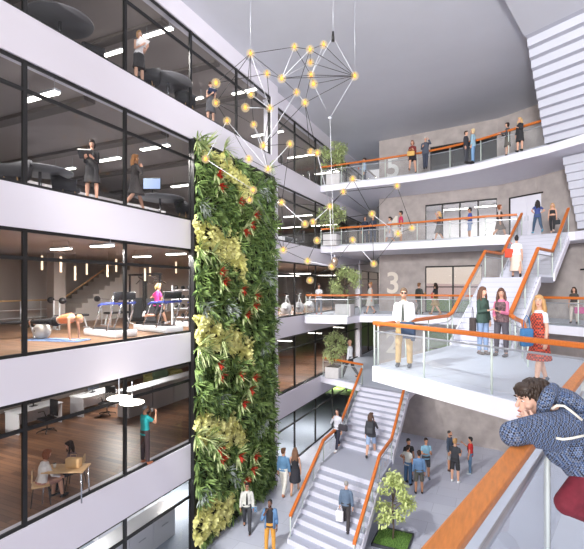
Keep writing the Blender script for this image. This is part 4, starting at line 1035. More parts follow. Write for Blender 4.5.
# --- fourth floor gallery
a = person('woman in navy jacket leaning close to a man behind the lamp cluster', 365, 246, G4, 216.4, 190, fem=True, hairc=DKH, hair='bob', top='jacket', topc=(46, 54, 72), bot='leggings', botc=(60, 64, 78))
person('man in navy jacket behind the lamp cluster on the fourth floor gallery', 373, 245.5, G4, 215.5, 170, hairc=DKH, top='jacket', topc=(44, 52, 70), botc=(58, 66, 86), arms=('rail', 'hold'))
person('woman in pale dress and red shoes beside the numeral 4', 390, 244.8, G4, 215.8, 100, fem=True, hairc=DKH, hair='tail', top='tshirt', topc=(206, 208, 216), bot='dress', botc=(196, 190, 196), legs='walk', shoec=(206, 80, 70), glasses=True)
person('man in pink t-shirt and white shorts beside the numeral 4', 401, 244, G4, 211, 95, skin='t', hairc=BLK, top='tshirt', topc=(206, 52, 96), bot='shorts', botc=(228, 226, 228), shoec=(230, 226, 222))
a = person('blonde woman in grey dress with raised hands on the fourth floor gallery', 439, 241, G4, 210.5, 120, fem=True, hairc=(206, 168, 112), hair='long', top='tshirt', topc=(92, 92, 98), bot='dress', botc=(110, 106, 106), arms=('up', 'hold'), legs='walk')
a = person('man in blue t-shirt and shorts checking a phone at the fourth floor railing', 470, 240.5, G4, 207.7, 85, skin='t', hairc=BLK, top='tshirt', topc=(72, 92, 168), bot='shorts', botc=(140, 156, 190), arms=('hold', 'hold'), hp=15, legs='weight', shoec=(190, 190, 196))
phone('phone held by the man in blue t-shirt on the fourth floor', hand_of(a, 0)+V((0, 0, .05)), rzof(a))
person('brown haired woman in dark vest beside the upper stair head', 499.5, 239, G4, 203.5, -95, fem=True, hairc=(140, 84, 56), hair='bob', top='tshirt', topc=(196, 190, 188), bot='skirt', botc=(110, 96, 88), legs='walk', vest=(66, 60, 58))
a = person('woman in blue top and jeans at the head of the upper stair', 537.5, 232.6, G4, 199, 20, fem=True, hairc=(40, 34, 34), hair='vlong', top='tshirt', topc=(60, 74, 132), bot='leggings', botc=(62, 82, 106), arms=('hip', 'hip'), legs='walk', shoec=(90, 150, 176))
a = person('blonde woman in black crop top and leggings at the head of the upper stair', 552.5, 232.4, G4, 202, 172, fem=True, hairc=(190, 152, 106), hair='long', top='crop', topc=(38, 38, 42), bot='leggings', botc=(44, 44, 48), legs='walk', shoec=(206, 190, 180))
bag('gym_bag', 'small black bag held by the woman in black crop top', 'bag', hand_of(a, 0)-V((0, 0, .12)), cmat((48, 50, 54), 'leather'), (.26, .12, .2), rzof(a), .08)
pt = U0+UD*3.3; 
a = person('woman in white t-shirt and long pale skirt climbing the upper stair', 516.5, 275, zu, face=5, d=None, pos=PZ(516.5, 16.6, zu), h=1.62, fem=True, hairc=BLK, hair='bun', top='tshirt', topc=(242, 242, 244), bot='midi', botc=(222, 204, 190), legs='walk', shoec=(50, 40, 40))
bag('red_tote', 'red tote bag on the shoulder of the woman climbing the upper stair', 'bag', wpt(a, (-.24, .02, 1.0)), cmat((220, 74, 52), 'leather'), (.36, .13, .34), rzof(a), .26)
# --- fifth floor gallery
a = person('man in light blue shirt with a red cup left of the numeral 5', 364.5, 185, L5, d=25.4, h=1.7, face=95, hairc=DKH, top='shirt', topc=(176, 200, 226), botc=NAVY, arms=('down', 'hold'))
cup('red cup held by the man in light blue shirt', hand_of(a, 1), (196, 60, 44))
a = person('woman in red checked jacket and dark skirt on the fifth floor gallery', 412.5, 172, L5, 139.5, 170, fem=True, hairc=(112, 70, 52), hair='bob', top='jacket', topc=(124, 52, 50), bot='mini', botc=(44, 42, 48), arms=('hold', 'down'), legs='walk2')
bag('tan_bag', 'tan bag held by the woman in red checked jacket', 'bag', wpt(a, (.05, .2, .95)), cmat((206, 166, 96), 'leather'), (.36, .1, .24), rzof(a), .1)
a = person('pale haired person in dark jacket with hands raised on the fifth floor gallery', 425.5, 169.2, L5, 137, 175, hair='short', hairc=(196, 194, 192), top='jacket', topc=(72, 78, 92), botc=(52, 58, 74), arms=('up', 'hold'), legs='cross')
person('man in dark suit talking at the fifth floor railing', 466, 163.5, L5, 131, -110, hairc=(70, 54, 46), top='jacket', topc=(52, 52, 60), botc=(62, 64, 72), arms=('hold', 'down'))
person('man in pale blue jacket and jeans talking at the fifth floor railing', 473, 163.2, L5, 128.8, 80, hairc=(214, 190, 148), hair='bob', top='jacket', topc=(146, 178, 196), botc=(118, 156, 196))
person('dark haired woman in dark dress and jacket reaching out at the fifth floor railing', 507.5, 156.5, L5, 122.6, 110, fem=True, hairc=DKH, hair='bob', top='jacket', topc=(76, 76, 80), bot='skirt', botc=(96, 92, 86), arms=('fwd', 'hold'), skin='l')
a = person('blonde woman in black dress near the stepped underside on the fifth floor', 520, 151.6, L5, 117.5, 140, fem=True, hairc=(212, 176, 124), hair='long', top='shirt', topc=(44, 44, 48), bot='skirt', botc=(44, 44, 48), arms=('hold', 'down'))
# --- landing
a = person('man in white shirt, dark tie and sunglasses with a jacket over his arm', 404, 367, LD, 288, 168, skin='l', hairc=(112, 92, 74), hair='short', top='shirt', topc=(244, 244, 248), botc=(186, 156, 108), tie=(70, 76, 72), glasses=True, arms=('low', 'low'), vox=.011, beard=(150, 116, 90), shoec=(66, 72, 82), hy=12, belt=1)
JK = cmat((52, 68, 92))
t = thing('folded_jacket', 'dark blue jacket hung over the forearm of the man in sunglasses', 'jacket', hand_of(a, 0)+V((.1, -.02, 0)), rzof(a))
mb = MB(); q = random.Random(2)
mb.rbox((-.0, 0, -.0), (.34, .16, .1), .045, 0, 0, 3); mb.rbox((-.05, .04, -.17), (.3, .06, .34), .03, 0, 0, 3); mb.rbox((.03, -.05, -.13), (.26, .06, .26), .03, 0, 0, 3)
mb.build('fabric', JK, t); MB().rbox((-.14, .06, -.24), (.1, .07, .3), .034, .2, 0, 3).build('sleeve', JK, t)
a = person('long haired woman in dark green jacket and jeans on the big landing', 482.5, 354.5, LD, 286.8, -130, fem=True, hairc=(96, 66, 52), hair='vlong', top='jacket', topc=(52, 72, 64), bot='leggings', botc=(126, 146, 178), arms=('down', 'hold'), legs='cross', shoec=(96, 88, 88), vox=.011, hp=10)
bag('long_bag', 'dark long bag hanging beside the woman in dark green jacket', 'bag', wpt(a, (.3, -.05, .74)), cmat((58, 50, 50), 'leather'), (.1, .2, .5), rzof(a), .3)
FLOR = mat('floral_dark_print', (96, 74, 78), .85, var=.6, scale=26)
a = person('long haired woman in dark floral outfit and pink sleeves on the big landing', 501.5, 356.5, LD, 288.2, 150, fem=True, hairc=(92, 64, 54), hair='vlong', top='shirt', topc=(196, 110, 140), bot='leggings', botc=(72, 68, 76), arms=('hold', 'low'), vox=.011, vest=(84, 70, 76), shoec=(84, 80, 84), hp=12, hy=30)
for c in a['t'].children: pass
phone('phone held between the two women on the big landing', hand_of(a, 0)+V((0, 0, .04)), rzof(a))
DRES = pattern_mat('red_print_fabric', 'checker', (210, 82, 58), (96, 44, 44), 27)
a = person('blonde woman in red patterned dress at the right of the big landing', 539.5, 384, LD, 292.8, 130, fem=True, skin='p', hairc=(190, 148, 98), hair='vlong', top='tshirt', topc=(214, 222, 232), bot='dress', botc=(204, 78, 58), arms=('down', 'down'), legs=((13, 5, 2), (-11, 10, 2)), hy=42, vox=.01, vest=(214, 84, 63), shoec=(92, 106, 126), natural=1.78)
RED_ONE = a
bag('blue_denim_bag', 'blue denim bag hanging in front of the woman in red dress', 'bag', wpt(a, (-.02, .3, .92)), mat('denim_bag_cloth', (66, 120, 170), .9, var=.12, scale=30), (.26, .12, .36), rzof(a)+pi/2, .26)
# ------------------------------------------------------------------ the boy leaning on the handrail
lf = -V((CT, ST, 0)); tv = V((ST, -CT, 0)); UPZ = V((0, 0, 1))
hero = thing('person', 'dark haired boy in blue woven hooded jacket leaning on the broad orange handrail', 'person', PZ(594, 2.95, LD))
Hc = W(532, 399.5, 2.9)
fwd_ = (lf*.97+tv*.1).normalized(); xr = fwd_.cross(UPZ).normalized()
Hm = M.Translation(Hc) @ M((xr, fwd_, UPZ)).transposed().to_4x4() @ M.Rotation(R(-9), 4, 'X')
r3 = Hm.to_3x3(); hq = lambda x, y, z: Hm @ V((x, y, z))
SL, EL, WL_ = W(565, 426, 2.74), W(513, 434, 2.5), W(535, 426, 2.62)
SRr, ER, WR_ = W(566, 410, 3.08), W(527, 424.5, 3.12), W(536, 423, 2.98)
nk = W(553, 408, 2.9); sp1 = W(572, 428, 2.9); hpv = W(600, 456, 2.92)
hL, kL, aL = W(600, 466, 2.82), W(567, 503, 2.74), W(628, 530, 2.8)
hR, kR, aR = W(606, 462, 3.02), W(603, 522, 2.95), PZ(606, 2.98, LD+.09)
mb = MB()
mb.ell(hq(0, -.012, .022), (.074, .097, .097), r3, 20, 14); mb.ell(hq(0, .02, -.04), (.055, .068, .066), r3, 16, 10); mb.ell(hq(0, .056, -.088), (.026, .026, .02), r3, 12, 8)
mb.cyl(hq(0, .084, .022), hq(0, .114, -.022), .008, .014, 10); mb.ell(hq(0, .108, -.024), (.014, .014, .011), r3, 10, 8)
mb.ell(hq(0, .083, .034), (.048, .014, .012), r3, 12, 8); mb.ell(hq(0, .091, -.052), (.022, .01, .008), r3, 10, 7); mb.ell(hq(0, .088, -.067), (.02, .01, .008), r3, 10, 7)
for sx in (-1, 1):
    mb.ell(hq(sx*.08, -.014, -.014), (.014, .021, .034), r3, 12, 8); mb.ell(hq(sx*.045, .056, -.02), (.024, .028, .022), r3, 10, 7)
mb.tube([hq(0, -.03, -.03), nk, sp1], [.058, .06, .1], 12)
mb.tube([sp1, hpv], [.11, .12], 12)
for a, b, c in ((SL, EL, WL_), (SRr, ER, WR_)):
    mb.tube([sp1*.3+nk*.7, a, b], [.05, .05, .04], 10); mb.ell(b, .04); mb.tube([b, c], [.04, .028], 10)
for a, b, c in ((hL, kL, aL), (hR, kR, aR)):
    mb.tube([hpv, a, b], [.09, .08, .055], 10); mb.ell(b, .055); mb.tube([b, c], [.055, .038], 10)
fg = []
for wv, to in ((WL_, W(521, 416.5, 2.7)), (WR_, W(519.5, 418, 2.9))):
    f = (to-wv).normalized(); th = (UPZ*.9+lf*.1); th = (th-f*th.dot(f)).normalized(); n_ = f.cross(th); n_ = n_ if n_.dot(tv) < 0 else -n_
    mb.ell(wv+f*.045, (.042, .022, .05), M((th, n_, f)).transposed(), 12, 8)
    fg.append(fingers(wv-f*.012, f, n_, th, 1.5))
o = mb.build('body', cmat((224, 180, 160), 'skin'), hero, True)
for k_ in fg: bmesh.ops.translate(k_.bm, vec=-hero.location, verts=k_.bm.verts)
PEND.append((o, .0065, 3, fg))
# jacket
JM = bpy.data.materials.new('blue_woven_check'); JM.use_nodes = True; nt = JM.node_tree; b_ = nt.nodes['Principled BSDF']; b_.inputs['Roughness'].default_value = .85
tc = nt.nodes.new('ShaderNodeTexCoord')
def chk(sc, c1, c2, rot):
    mp = nt.nodes.new('ShaderNodeMapping'); mp.inputs['Rotation'].default_value = rot; k = nt.nodes.new('ShaderNodeTexChecker'); k.inputs['Scale'].default_value = sc
    k.inputs['Color1'].default_value = lin(c1)+(1,); k.inputs['Color2'].default_value = lin(c2)+(1,)
    nt.links.new(tc.outputs['Object'], mp.inputs[0]); nt.links.new(mp.outputs[0], k.inputs['Vector']); return k
k1 = chk(92, (150, 160, 182), (30, 36, 58), (.5, .3, .6)); k2 = chk(46, (62, 98, 152), (30, 30, 40), (.5, .3, .6)); nz = nt.nodes.new('ShaderNodeTexNoise'); nz.inputs['Scale'].default_value = 9
mx = nt.nodes.new('ShaderNodeMix'); mx.data_type = 'RGBA'; mx.inputs[0].default_value = .45
nt.links.new(k1.outputs[0], mx.inputs[6]); nt.links.new(k2.outputs[0], mx.inputs[7]); nt.links.new(mx.outputs[2], b_.inputs['Base Color'])
bp = nt.nodes.new('ShaderNodeBump'); bp.inputs['Strength'].default_value = .5; bp.inputs['Distance'].default_value = .05
nt.links.new(tc.outputs['Object'], nz.inputs['Vector']); nt.links.new(nz.outputs['Fac'], bp.inputs['Height']); nt.links.new(bp.outputs[0], b_.inputs['Normal'])
mb = MB()
mb.tube([W(552, 408, 2.9), W(562, 416, 2.9), sp1, W(588, 446, 2.9), W(604, 464, 2.92)], [.075, .16, .19, .2, .2], 18)
mb.ell(W(566, 442, 2.84), (.15, .15, .17)); mb.ell(W(580, 458, 2.84), (.13, .14, .15))
for (a, b, c), rr in (((SL, EL, WL_), 1), ((SRr, ER, WR_), .95)):
    m1 = a*.5+b*.5+UPZ*.01
    mb.ell(a, .105*rr); mb.tube([a, m1, b], [.1*rr, .086*rr, .073*rr], 14); mb.ell(b, .074*rr); mb.tube([b, b*.4+c*.6, c], [.073*rr, .062*rr, .044], 14)
mb.tube([EL+UPZ*.01, W(532, 435, 2.57), W(556, 437, 2.68)], [.066, .072, .09], 12)
for i in range(9):          # soft folds
    t = i/8; p = EL*(1-t)+SL*t; mb.ell(p+V((0, 0, .035+.01*sin(i*2.1)))+tv*.03, (.028, .05, .045), None, 8, 6)
o = mb.build('hooded_jacket', JM, hero, True); PEND.append((o, .009, 5, None))
mb = MB()
mb.ell(W(561, 397, 2.88), (.105, .15, .058), M.Rotation(TH, 3, 'Z')); mb.ell(W(570, 402, 2.86), (.08, .15, .055), M.Rotation(TH, 3, 'Z'))
mb.tube([W(541, 417, 2.8), W(543.5, 406, 2.74), W(549, 395, 2.76), W(553, 389, 2.88), W(550, 395, 3.02), W(545, 406, 3.04)], [.03, .042, .046, .045, .04, .03], 10)
o = mb.build('hood', JM, hero, True); PEND.append((o, .009, 5, None))
CORD = mat('white_cord', (232, 228, 216), .8)
MB().tube([W(552, 409, 2.62), W(557, 405.5, 2.6), W(564, 406, 2.58), W(571, 411, 2.56), W(582, 420, 2.55)], .0075, 7).build('drawstring', CORD, hero, True)
MB().tube([W(556, 438, 2.545), W(563, 439.3, 2.53), W(571, 438.4, 2.53), W(584, 435.5, 2.53)], .0075, 7).build('drawstring', CORD, hero, True)
mb = MB(); mb.tube([hpv, hL, kL], [.13, .1, .074], 14); mb.ell(kL, .075); mb.tube([kL, aL], [.073, .055], 12); mb.tube([hpv, hR, kR], [.13, .11, .08], 14); mb.ell(kR, .08); mb.tube([kR, aR], [.08, .06], 12)
o = mb.build('trousers', mat('maroon_corduroy', (116, 34, 50), .85, var=.18, scale=22, bump=.2), hero, True); PEND.append((o, .011, 4, None))
for a, k in ((aL, kL), (aR, kR)):
    d = (a-k).normalized(); fv = (lf-d*lf.dot(d)).normalized(); q3 = M((fv.cross(-d), fv, -d)).transposed()
    MB().ell(a+fv*.06+d*.045, (.048, .135, .045), q3, 14, 9).build('shoe', cmat((44, 46, 66), 'leather'), hero, True)
HB = mat('dark_brown_hair', (58, 44, 36), .5, var=.3, scale=40, stretch=(1, 1, 4))
mb = MB(); q = random.Random(11)
mb.ell(hq(0, -.026, .05), (.086, .102, .088), r3); mb.ell(hq(0, -.062, .005), (.08, .062, .088), r3); mb.ell(hq(0, .045, .085), (.066, .052, .04), r3)
for i in range(150):
    a = q.uniform(-pi, pi); e = q.uniform(-.15, 1.2)
    n_ = V((cos(a)*cos(e), sin(a)*cos(e), sin(e))); 
    if n_.y > .55 and n_.z < .35: continue
    p = V((n_.x*.084, -.026+n_.y*.1, .045+n_.z*.088)); fl = V((n_.x*.4, .35 if n_.y > -.1 else -.15, -.9)) 
    fl = (fl-n_*fl.dot(n_)*.85).normalized(); L_ = q.uniform(.035, .07)
    mb.tube([hq(*p), hq(*(p+fl*L_*.5+n_*.006)), hq(*(p+fl*L_-n_*.002))], [.013, .011, .002], 5)
for i in range(16):         # fringe and sideburns
    x = -.06+.12*i/15; p = V((x, .05, .105-abs(x)*.35)); e_ = V((x*1.1+q.uniform(-.01, .01), .098-abs(x)*.5, .04+q.uniform(-.012, .012)))
    mb.tube([hq(*p), hq(*((p+e_)*.5+V((0, .014, .008)))), hq(*e_)], [.016, .012, .003], 6)
for sx in (-1, 1):
    for y in (.012, -.0, -.04, -.055): mb.tube([hq(sx*.08, y, .05), hq(sx*.083, y+.004, .02), hq(sx*.079, y+.006, -.015 if y > -.02 else -.05)], [.014, .012, .004], 6)
mb.build('hair', HB, hero, True)
for sx in (-1, 1):
    ob = MB().ell(hq(sx*.03, .082, .013), (.012, .009, .0055), r3, 10, 7).build('eye', mat('eye_white', (236, 232, 228), .3), hero, True)
    MB().ell(hq(sx*.03, .0895, .012), (.006, .003, .0052), r3, 8, 5).build('iris', mat('dark_iris', (48, 34, 26), .3), ob, True)
    MB().ell(hq(sx*.031, .093, .034), (.022, .006, .005), r3, 8, 5).build('eyebrow', HB, hero, True)
MB().ell(hq(0, .098, -.0595), (.022, .007, .007), r3, 10, 6).build('mouth', cmat((190, 112, 104), 'lips'), hero, True)
# ------------------------------------------------------------------ furniture behind the glass
DKF = mat('dark_grey_upholstery', (62, 62, 66), .8, var=.1); TT = mat('grey_table_top', (112, 112, 116), .35); CHROME = mat('chrome', (200, 202, 206), .2, .9); WOODL = mat('light_oak', (196, 160, 118), .5, var=.12, scale=5)
WHP = mat('white_laminate', (226, 228, 234), .4); BLKP = mat('black_plastic', (38, 38, 42), .45); BLUE = mat('treadmill_blue', (66, 84, 176), .5)
def clone(maker):
    cache = []
    def f(loc, rz, label, group=None, sc=1):
        if not cache: cache.append(maker()); o = cache[0]; o.location = loc; o.rotation_euler = (0, 0, rz); o['label'] = label; o.scale = (sc,)*3
        else: o = dup(cache[0], loc, rz, label, None, sc)
        if group: o['group'] = group
        return o
    return f
def _rt():
    t = thing('round_table', '-', 'table'); MB().cyl((0, 0, .71), (0, 0, .74), .75, .76, 32).build('tabletop', TT, t)
    MB().cyl((0, 0, .03), (0, 0, .71), .04, .035, 12).build('pedestal', CHROME, t); MB().cyl((0, 0, 0), (0, 0, .03), .34, .3, 24).build('base', CHROME, t); return t
round_table = clone(_rt)
def _tub():
    t = thing('tub_chair', '-', 'chair'); mb = MB(); n = 16
    prof = ((.40, .30), (.44, .36), (.60, .37), (.80, .39))
    vs = []
    for i in range(n+1):
        a = R(-20+220*i/n); hgt = .8-.18*abs(cos(a))**2*(1 if sin(a) < .9 else .6)
        for z, r_ in ((.4, .28), (.42, .35), (hgt, .39), (hgt, .33), (.46, .29)): vs.append((cos(a)*r_, sin(a)*r_, z))
    mb._add(vs, [(i*5+j, i*5+j+1, (i+1)*5+j+1, (i+1)*5+j) for i in range(n) for j in range(4)], True); mb.build('backrest', DKF, t)
    MB().cyl((0, 0, .38), (0, 0, .47), .31, .32, 24).build('seat', DKF, t)
    for a in (45, 135, 225, 315): MB().cyl((cos(R(a))*.2, sin(R(a))*.2, .39), (cos(R(a))*.3, sin(R(a))*.3, 0), .016, .012, 8).build('leg', WOODL, t)
    return t
tub = clone(_tub)
round_table(PZ(60, 10.7, L5), 0, 'round grey table at the far left behind the top floor glass')
tub(PZ(97, 12.0, L5), R(150), 'dark tub chair right of the far left table on the top floor')
round_table(PZ(168, 13.9, L5), 0, 'round grey table behind the woman in white top')
tub(PZ(148, 13.2, L5), R(-60), 'dark tub chair left of the table behind the woman in white top'); tub(PZ(186, 14.8, L5), R(170), 'dark tub chair right of the table behind the woman in white top')
round_table(PZ(40, 10.9, L4), 0, 'round grey table behind the fourth floor glass left of the woman reading')
tub(PZ(14, 10.2, L4), R(-60), 'dark tub chair at the left edge of the fourth floor'); tub(PZ(67, 11.6, L4), R(160), 'dark tub chair beside the woman reading on the fourth floor')
round_table(PZ(160, 14.2, L4), 0, 'round grey table by the green wall on the fourth floor')
tub(PZ(186, 15.0, L4), R(170), 'dark tub chair by the green wall on the fourth floor')
def monitor(loc, rz, label, glow=False, sc=1):
    t = thing('computer_monitor', label, 'monitor', loc, rz, None, sc); MB().rbox((0, 0, .3), (.56, .04, .36), .012).build('housing', BLKP, t)
    MB().box((0, -.022, .3), (.52, .004, .32)).build('screen', mat('lit_screen', (150, 172, 214), .3, emit=.8) if glow else mat('dark_screen', (44, 48, 58), .2), t)
    MB().cyl((0, .02, 0), (0, .02, .2), .02, n=8).box((0, .02, .008), (.22, .16, .016)).build('stand', BLKP, t)
monitor(PZ(152, 13.6, L4+.75), TH, 'monitor with a pale blue screen on the fourth floor table', True)
# pale partition on floor four
struct('wall_partition_four', MB().bb(-14.6, -14.5, 4.5, 16.5, L4, L4+1.5), mat('pale_partition', (214, 212, 218), .5))
# --- gym
def _tread():
    t = thing('treadmill', '-', 'treadmill'); MB().rbox((0, 0, .1), (.72, 1.7, .2), .04).build('base', WHP, t); MB().box((0, -.08, .205), (.5, 1.4, .02)).build('belt', BLKP, t)
    for s in (-1, 1):
        MB().tube([(s*.34, .35, .15), (s*.34, .62, .75), (s*.33, .72, 1.22)], .03, 8).build('upright', CHROME, t); MB().tube([(s*.34, -.35, .15), (s*.34, .1, .92)], .025, 8).build('strut', CHROME, t)
        MB().tube([(s*.34, .75, 1.0), (s*.34, .1, .95), (s*.34, -.05, .9)], .035, 8).build('handrail', BLUE, t)
    MB().rbox((0, .74, 1.2), (.7, .1, .24), .03).build('console', BLKP, t); MB().tube([(-.34, .72, .98), (0, .7, 1.0), (.34, .72, .98)], .03, 8).build('crossbar', BLUE, t); return t
treadmill = clone(_tread)
tg_ = 'treadmills in a row behind the third floor glass'
treadmill(PZ(110, 13.2, L3), R(-100), 'empty treadmill with blue handrails left of the running woman', tg_); treadmill(PZ(158, 14.6, L3), R(-100), 'treadmill under the running woman in pink', tg_); treadmill(PZ(196, 16.2, L3), R(-100), 'empty treadmill half hidden by the green wall', tg_)
mp_ = PZ(56, 12.05, L3)
mt = thing('exercise_mat', 'blue exercise mat under the woman doing a plank', 'mat', mp_, TH+R(-12)); MB().rbox((0, 0, .012), (1.75, .6, .024), .01).build('mat_pad', mat('blue_mat', (132, 160, 206), .8), mt)
for s in (-1, 1): MB().box((s*.82, 0, .0255), (.03, .58, .003)).build('edge_band', mat('mat_edge', (96, 124, 176), .8), mt)
bp_ = PZ(42, 12.3, L3); bl = thing('exercise_ball', 'pale grey exercise ball under the feet of the woman doing a plank', 'ball', bp_)
mb = MB(); mb.ell((0, 0, .23), .23, None, 24, 16); mb.build('ball_shell', mat('pale_rubber', (206, 202, 196), .5), bl); MB().ell((.0, -.225, .25), (.02, .012, .02), None, 8, 6).build('valve', BLKP, bl)
# the planking woman: horizontal body, hands on the mat, shins on the ball
def plank():
    t = thing('person', 'woman in orange top doing a plank with feet on an exercise ball', 'person', mp_, TH+R(-12))
    x = lambda a, z, y=0: V((a, y, z))
    mb = MB(); sh = x(.52, .62); hp_ = x(.02, .53); 
    mb.tube([x(.58, .63), sh, x(.3, .59), x(.12, .55), hp_, x(-.1, .52)], [.06, .125, .12, .1, .135, .1], 14)
    hd_ = x(.75, .6); mb.ell(hd_, (.1, .078, .1)); mb.ell(x(.77, .54), (.06, .055, .06)); mb.cyl(x(.55, .62), hd_, .05, .048); mb.cyl(x(.79, .53), x(.8, .51), .016, .012, 6)
    fg = []
    for s in (-1, 1):
        a, b, c = x(.52, .62, s*.16), x(.56, .34, s*.19), x(.58, .07, s*.18)
        mb.ell(a, .05); mb.cyl(a, b, .045, .036); mb.ell(b, .036); mb.cyl(b, c, .036, .026); mb.ell(c+V((.04, 0, -.02)), (.05, .04, .02)); fg.append(fingers(c+V((0, 0, -.02)), V((1, 0, -.02)), V((0, 0, -1)), V((0, -s, 0)), .1))
        k, an = x(-.38, .51, s*.09), x(-.76, .5, s*.08)
        mb.cyl(x(-.03, .52, s*.09), k, .085, .058, 12); mb.ell(k, .057); mb.cyl(k, an, .058, .038, 12); mb.ell(an+V((-.05, 0, -.05)), (.05, .04, .1))
        e = MB(); e.ell(an+V((-.06, 0, -.05)), (.055, .05, .12)); e.build('shoe', cmat(BLK, 'leather'), t)
        MB().ell(x(.815, .575, s*.03), (.008, .012, .012), None, 8, 6).build('eye', mat('dark_iris', (48, 34, 26), .3), t)
    MB().ell(x(.82, .525), (.008, .02, .007), None, 8, 6).build('mouth', cmat((176, 96, 88), 'lips'), t)
    o = mb.build('body', cmat(SKIN['l'], 'skin'), t); PEND.append((o, .012, 4, fg))
    mb = MB(); mb.tube([x(.5, .62), x(.3, .59), x(.16, .56)], [.14, .135, .118], 14); o = mb.build('crop_top', cmat((226, 136, 92)), t); PEND.append((o, .014, 3, None))
    mb = MB(); mb.tube([x(.1, .55), hp_, x(-.1, .52)], [.125, .15, .13], 14)
    for s in (-1, 1): mb.cyl(x(-.03, .52, s*.09), x(-.38, .51, s*.09), .098, .07, 12); mb.ell(x(-.38, .51, s*.09), .068); mb.cyl(x(-.38, .51, s*.09), x(-.72, .5, s*.08), .07, .05, 12)
    o = mb.build('leggings', cmat(BLK), t); PEND.append((o, .014, 3, None))
    mb = MB(); mb.ell(x(.73, .635), (.105, .088, .085)); mb.tube([x(.66, .68), x(.72, .6, .1), x(.76, .5, .11)], [.04, .045, .012], 8); o = mb.build('hair', cmat(BLO, 'hair'), t); PEND.append((o, .012, 3, None))
plank()
def _bench():
    t = thing('weight_bench', '-', 'bench'); MB().rbox((0, 0, .46), (1.1, .28, .08), .03).build('pad', BLKP, t); MB().tube([(-.45, 0, .42), (-.55, 0, .03)], .03).tube([(.4, 0, .42), (.5, 0, .03)], .03).box((-.55, 0, .02), (.06, .5, .04)).box((.5, 0, .02), (.06, .5, .04)).build('frame', WHP, t)
    MB().tube([(-.5, -.3, .0), (-.5, -.3, 1.0)], .025).tube([(-.5, .3, 0), (-.5, .3, 1.0)], .025).build('rack_posts', WHP, t); MB().cyl((-.5, -.7, 1.0), (-.5, .7, 1.0), .014).build('barbell', CHROME, t)
    for s in (-1, 1): MB().cyl((-.5, s*.58, 1.0), (-.5, s*.66, 1.0), .11, n=18).build('weight_plate', BLKP, t)
    return t
bench = clone(_bench)
bench(PZ(72, 15.5, L3), R(70), 'weight bench with barbell behind the planking woman', 'weight benches in the gym'); bench(PZ(14, 12.4, L3), R(60), 'weight bench at the left edge of the gym', 'weight benches in the gym'); bench(PZ(118, 17.2, L3), R(80), 'weight bench behind the empty treadmill', 'weight benches in the gym')
def _machine():
    t = thing('gym_machine', '-', 'gym machine'); mb = MB()
    for x in (-.35, .35): mb.box((x, 0, 1.0), (.07, .08, 2.0))
    mb.box((0, 0, 1.98), (.8, .1, .08)).box((0, 0, .04), (.9, .9, .08)); mb.build('frame', BLKP, t); MB().box((0, .05, .55), (.4, .12, .9)).build('weight_stack', mat('steel_weight', (92, 94, 98), .4, .5), t)
    MB().rbox((0, -.35, .5), (.42, .4, .09), .03).build('seat', DKF, t); MB().tube([(0, -.02, 1.9), (-.1, -.5, 1.75), (-.3, -.62, 1.6)], .025).tube([(.1, -.5, 1.75), (.3, -.62, 1.6)], .025).build('lever', CHROME, t); return t
machine = clone(_machine)
machine(PZ(138, 19.0, L3), TH+R(180), 'dark weight machine behind the running woman on her left', 'dark gym machines'); machine(PZ(152, 17.6, L3), TH+R(170), 'dark weight machine directly behind the running woman', 'dark gym machines')
dr = thing('dumbbell_rack', 'rack of dark dumbbells beside the green wall in the gym', 'rack', PZ(186, 16.9, L3), TH+R(8))
mb = MB()
for x in (-.5, .5): mb.box((x, 0, .75), (.06, .3, 1.5))
for z in (.3, .65, 1.0, 1.35): mb.box((0, 0, z), (1, .3, .03))
mb.build('rack_frame', WHP, dr)
for z in (.3, .65, 1.0, 1.35):
    for k in range(4):
        d_ = thing('dumbbell', 'dark dumbbell on the %s shelf of the gym rack' % {.3: 'lowest', .65: 'second', 1.0: 'third', 1.35: 'top'}[z], 'dumbbell', wm(dr) @ V((-.36+.24*k, 0, z+.085)), TH+R(8), 'dumbbells on the %s rack shelf' % {.3: 'lowest', .65: 'second', 1.0: 'third', 1.35: 'top'}[z])
        mb = MB(); mb.cyl((0, -.13, 0), (0, -.05, 0), .07, n=12).cyl((0, .05, 0), (0, .13, 0), .07, n=12); mb.build('weight', BLKP, d_); MB().cyl((0, -.06, 0), (0, .06, 0), .018, n=8).build('grip', CHROME, d_)
# stair and railing at the back of the gym
gs = thing('gym_staircase', 'pale stair with beige rails at the back of the gym', 'staircase', (-16.8, 13, L3)); mb = MB()
for i in range(14): mb.bb(-17.6, -16.2, 12.3+i*.3, 12.6+i*.3, L3+.0, L3+.19*(i+1))
mb.build('steps', mat('pale_stair', (206, 200, 196), .7), gs, True)
for x in (-16.15,): MB().tube([(x, 12.2, L3+.95), (x, 16.2, L3+3.6-.2)], .035).tube([(x, 6.5, L3+.95), (x, 12.2, L3+.95)], .03).build('handrail', WOODL, gs, True)
mb = MB()
for i in range(8): mb.cyl((-16.15, 6.5+i*.8, L3), (-16.15, 6.5+i*.8, L3+.95), .015, n=6)
for z in (.3, .6): mb.tube([(-16.15, 6.5, L3+z), (-16.15, 12.2, L3+z)], .012, 6)
mb.build('balusters', WHP, gs, True)
struct('trim_14', MB().bb(-15.8, -15.4, 11.3, 11.8, L3, 1.29), ROOMW)
# small tubular lamps hanging in the gym
tgl = 'tube pendants hanging in the gym'
def _tube():
    t = thing('tube_pendant', '-', 'lamp'); MB().cyl((0, 0, 0), (0, 0, .5), .035, n=10).build('tube_shade', mat('warm_tube', (255, 226, 196), .5, emit=1.6), t); MB().cyl((0, 0, .5), (0, 0, 1.0), .006, n=4).build('cable', STEEL, t); return t
tubep = clone(_tube)
for i in range(12): tubep((-14.6+(i % 3)*.9, 8.4+i*.62, L3+1.7+.12*((i*5) % 4)), 0, 'slim warm tube pendant in the cluster above the treadmills', tgl)
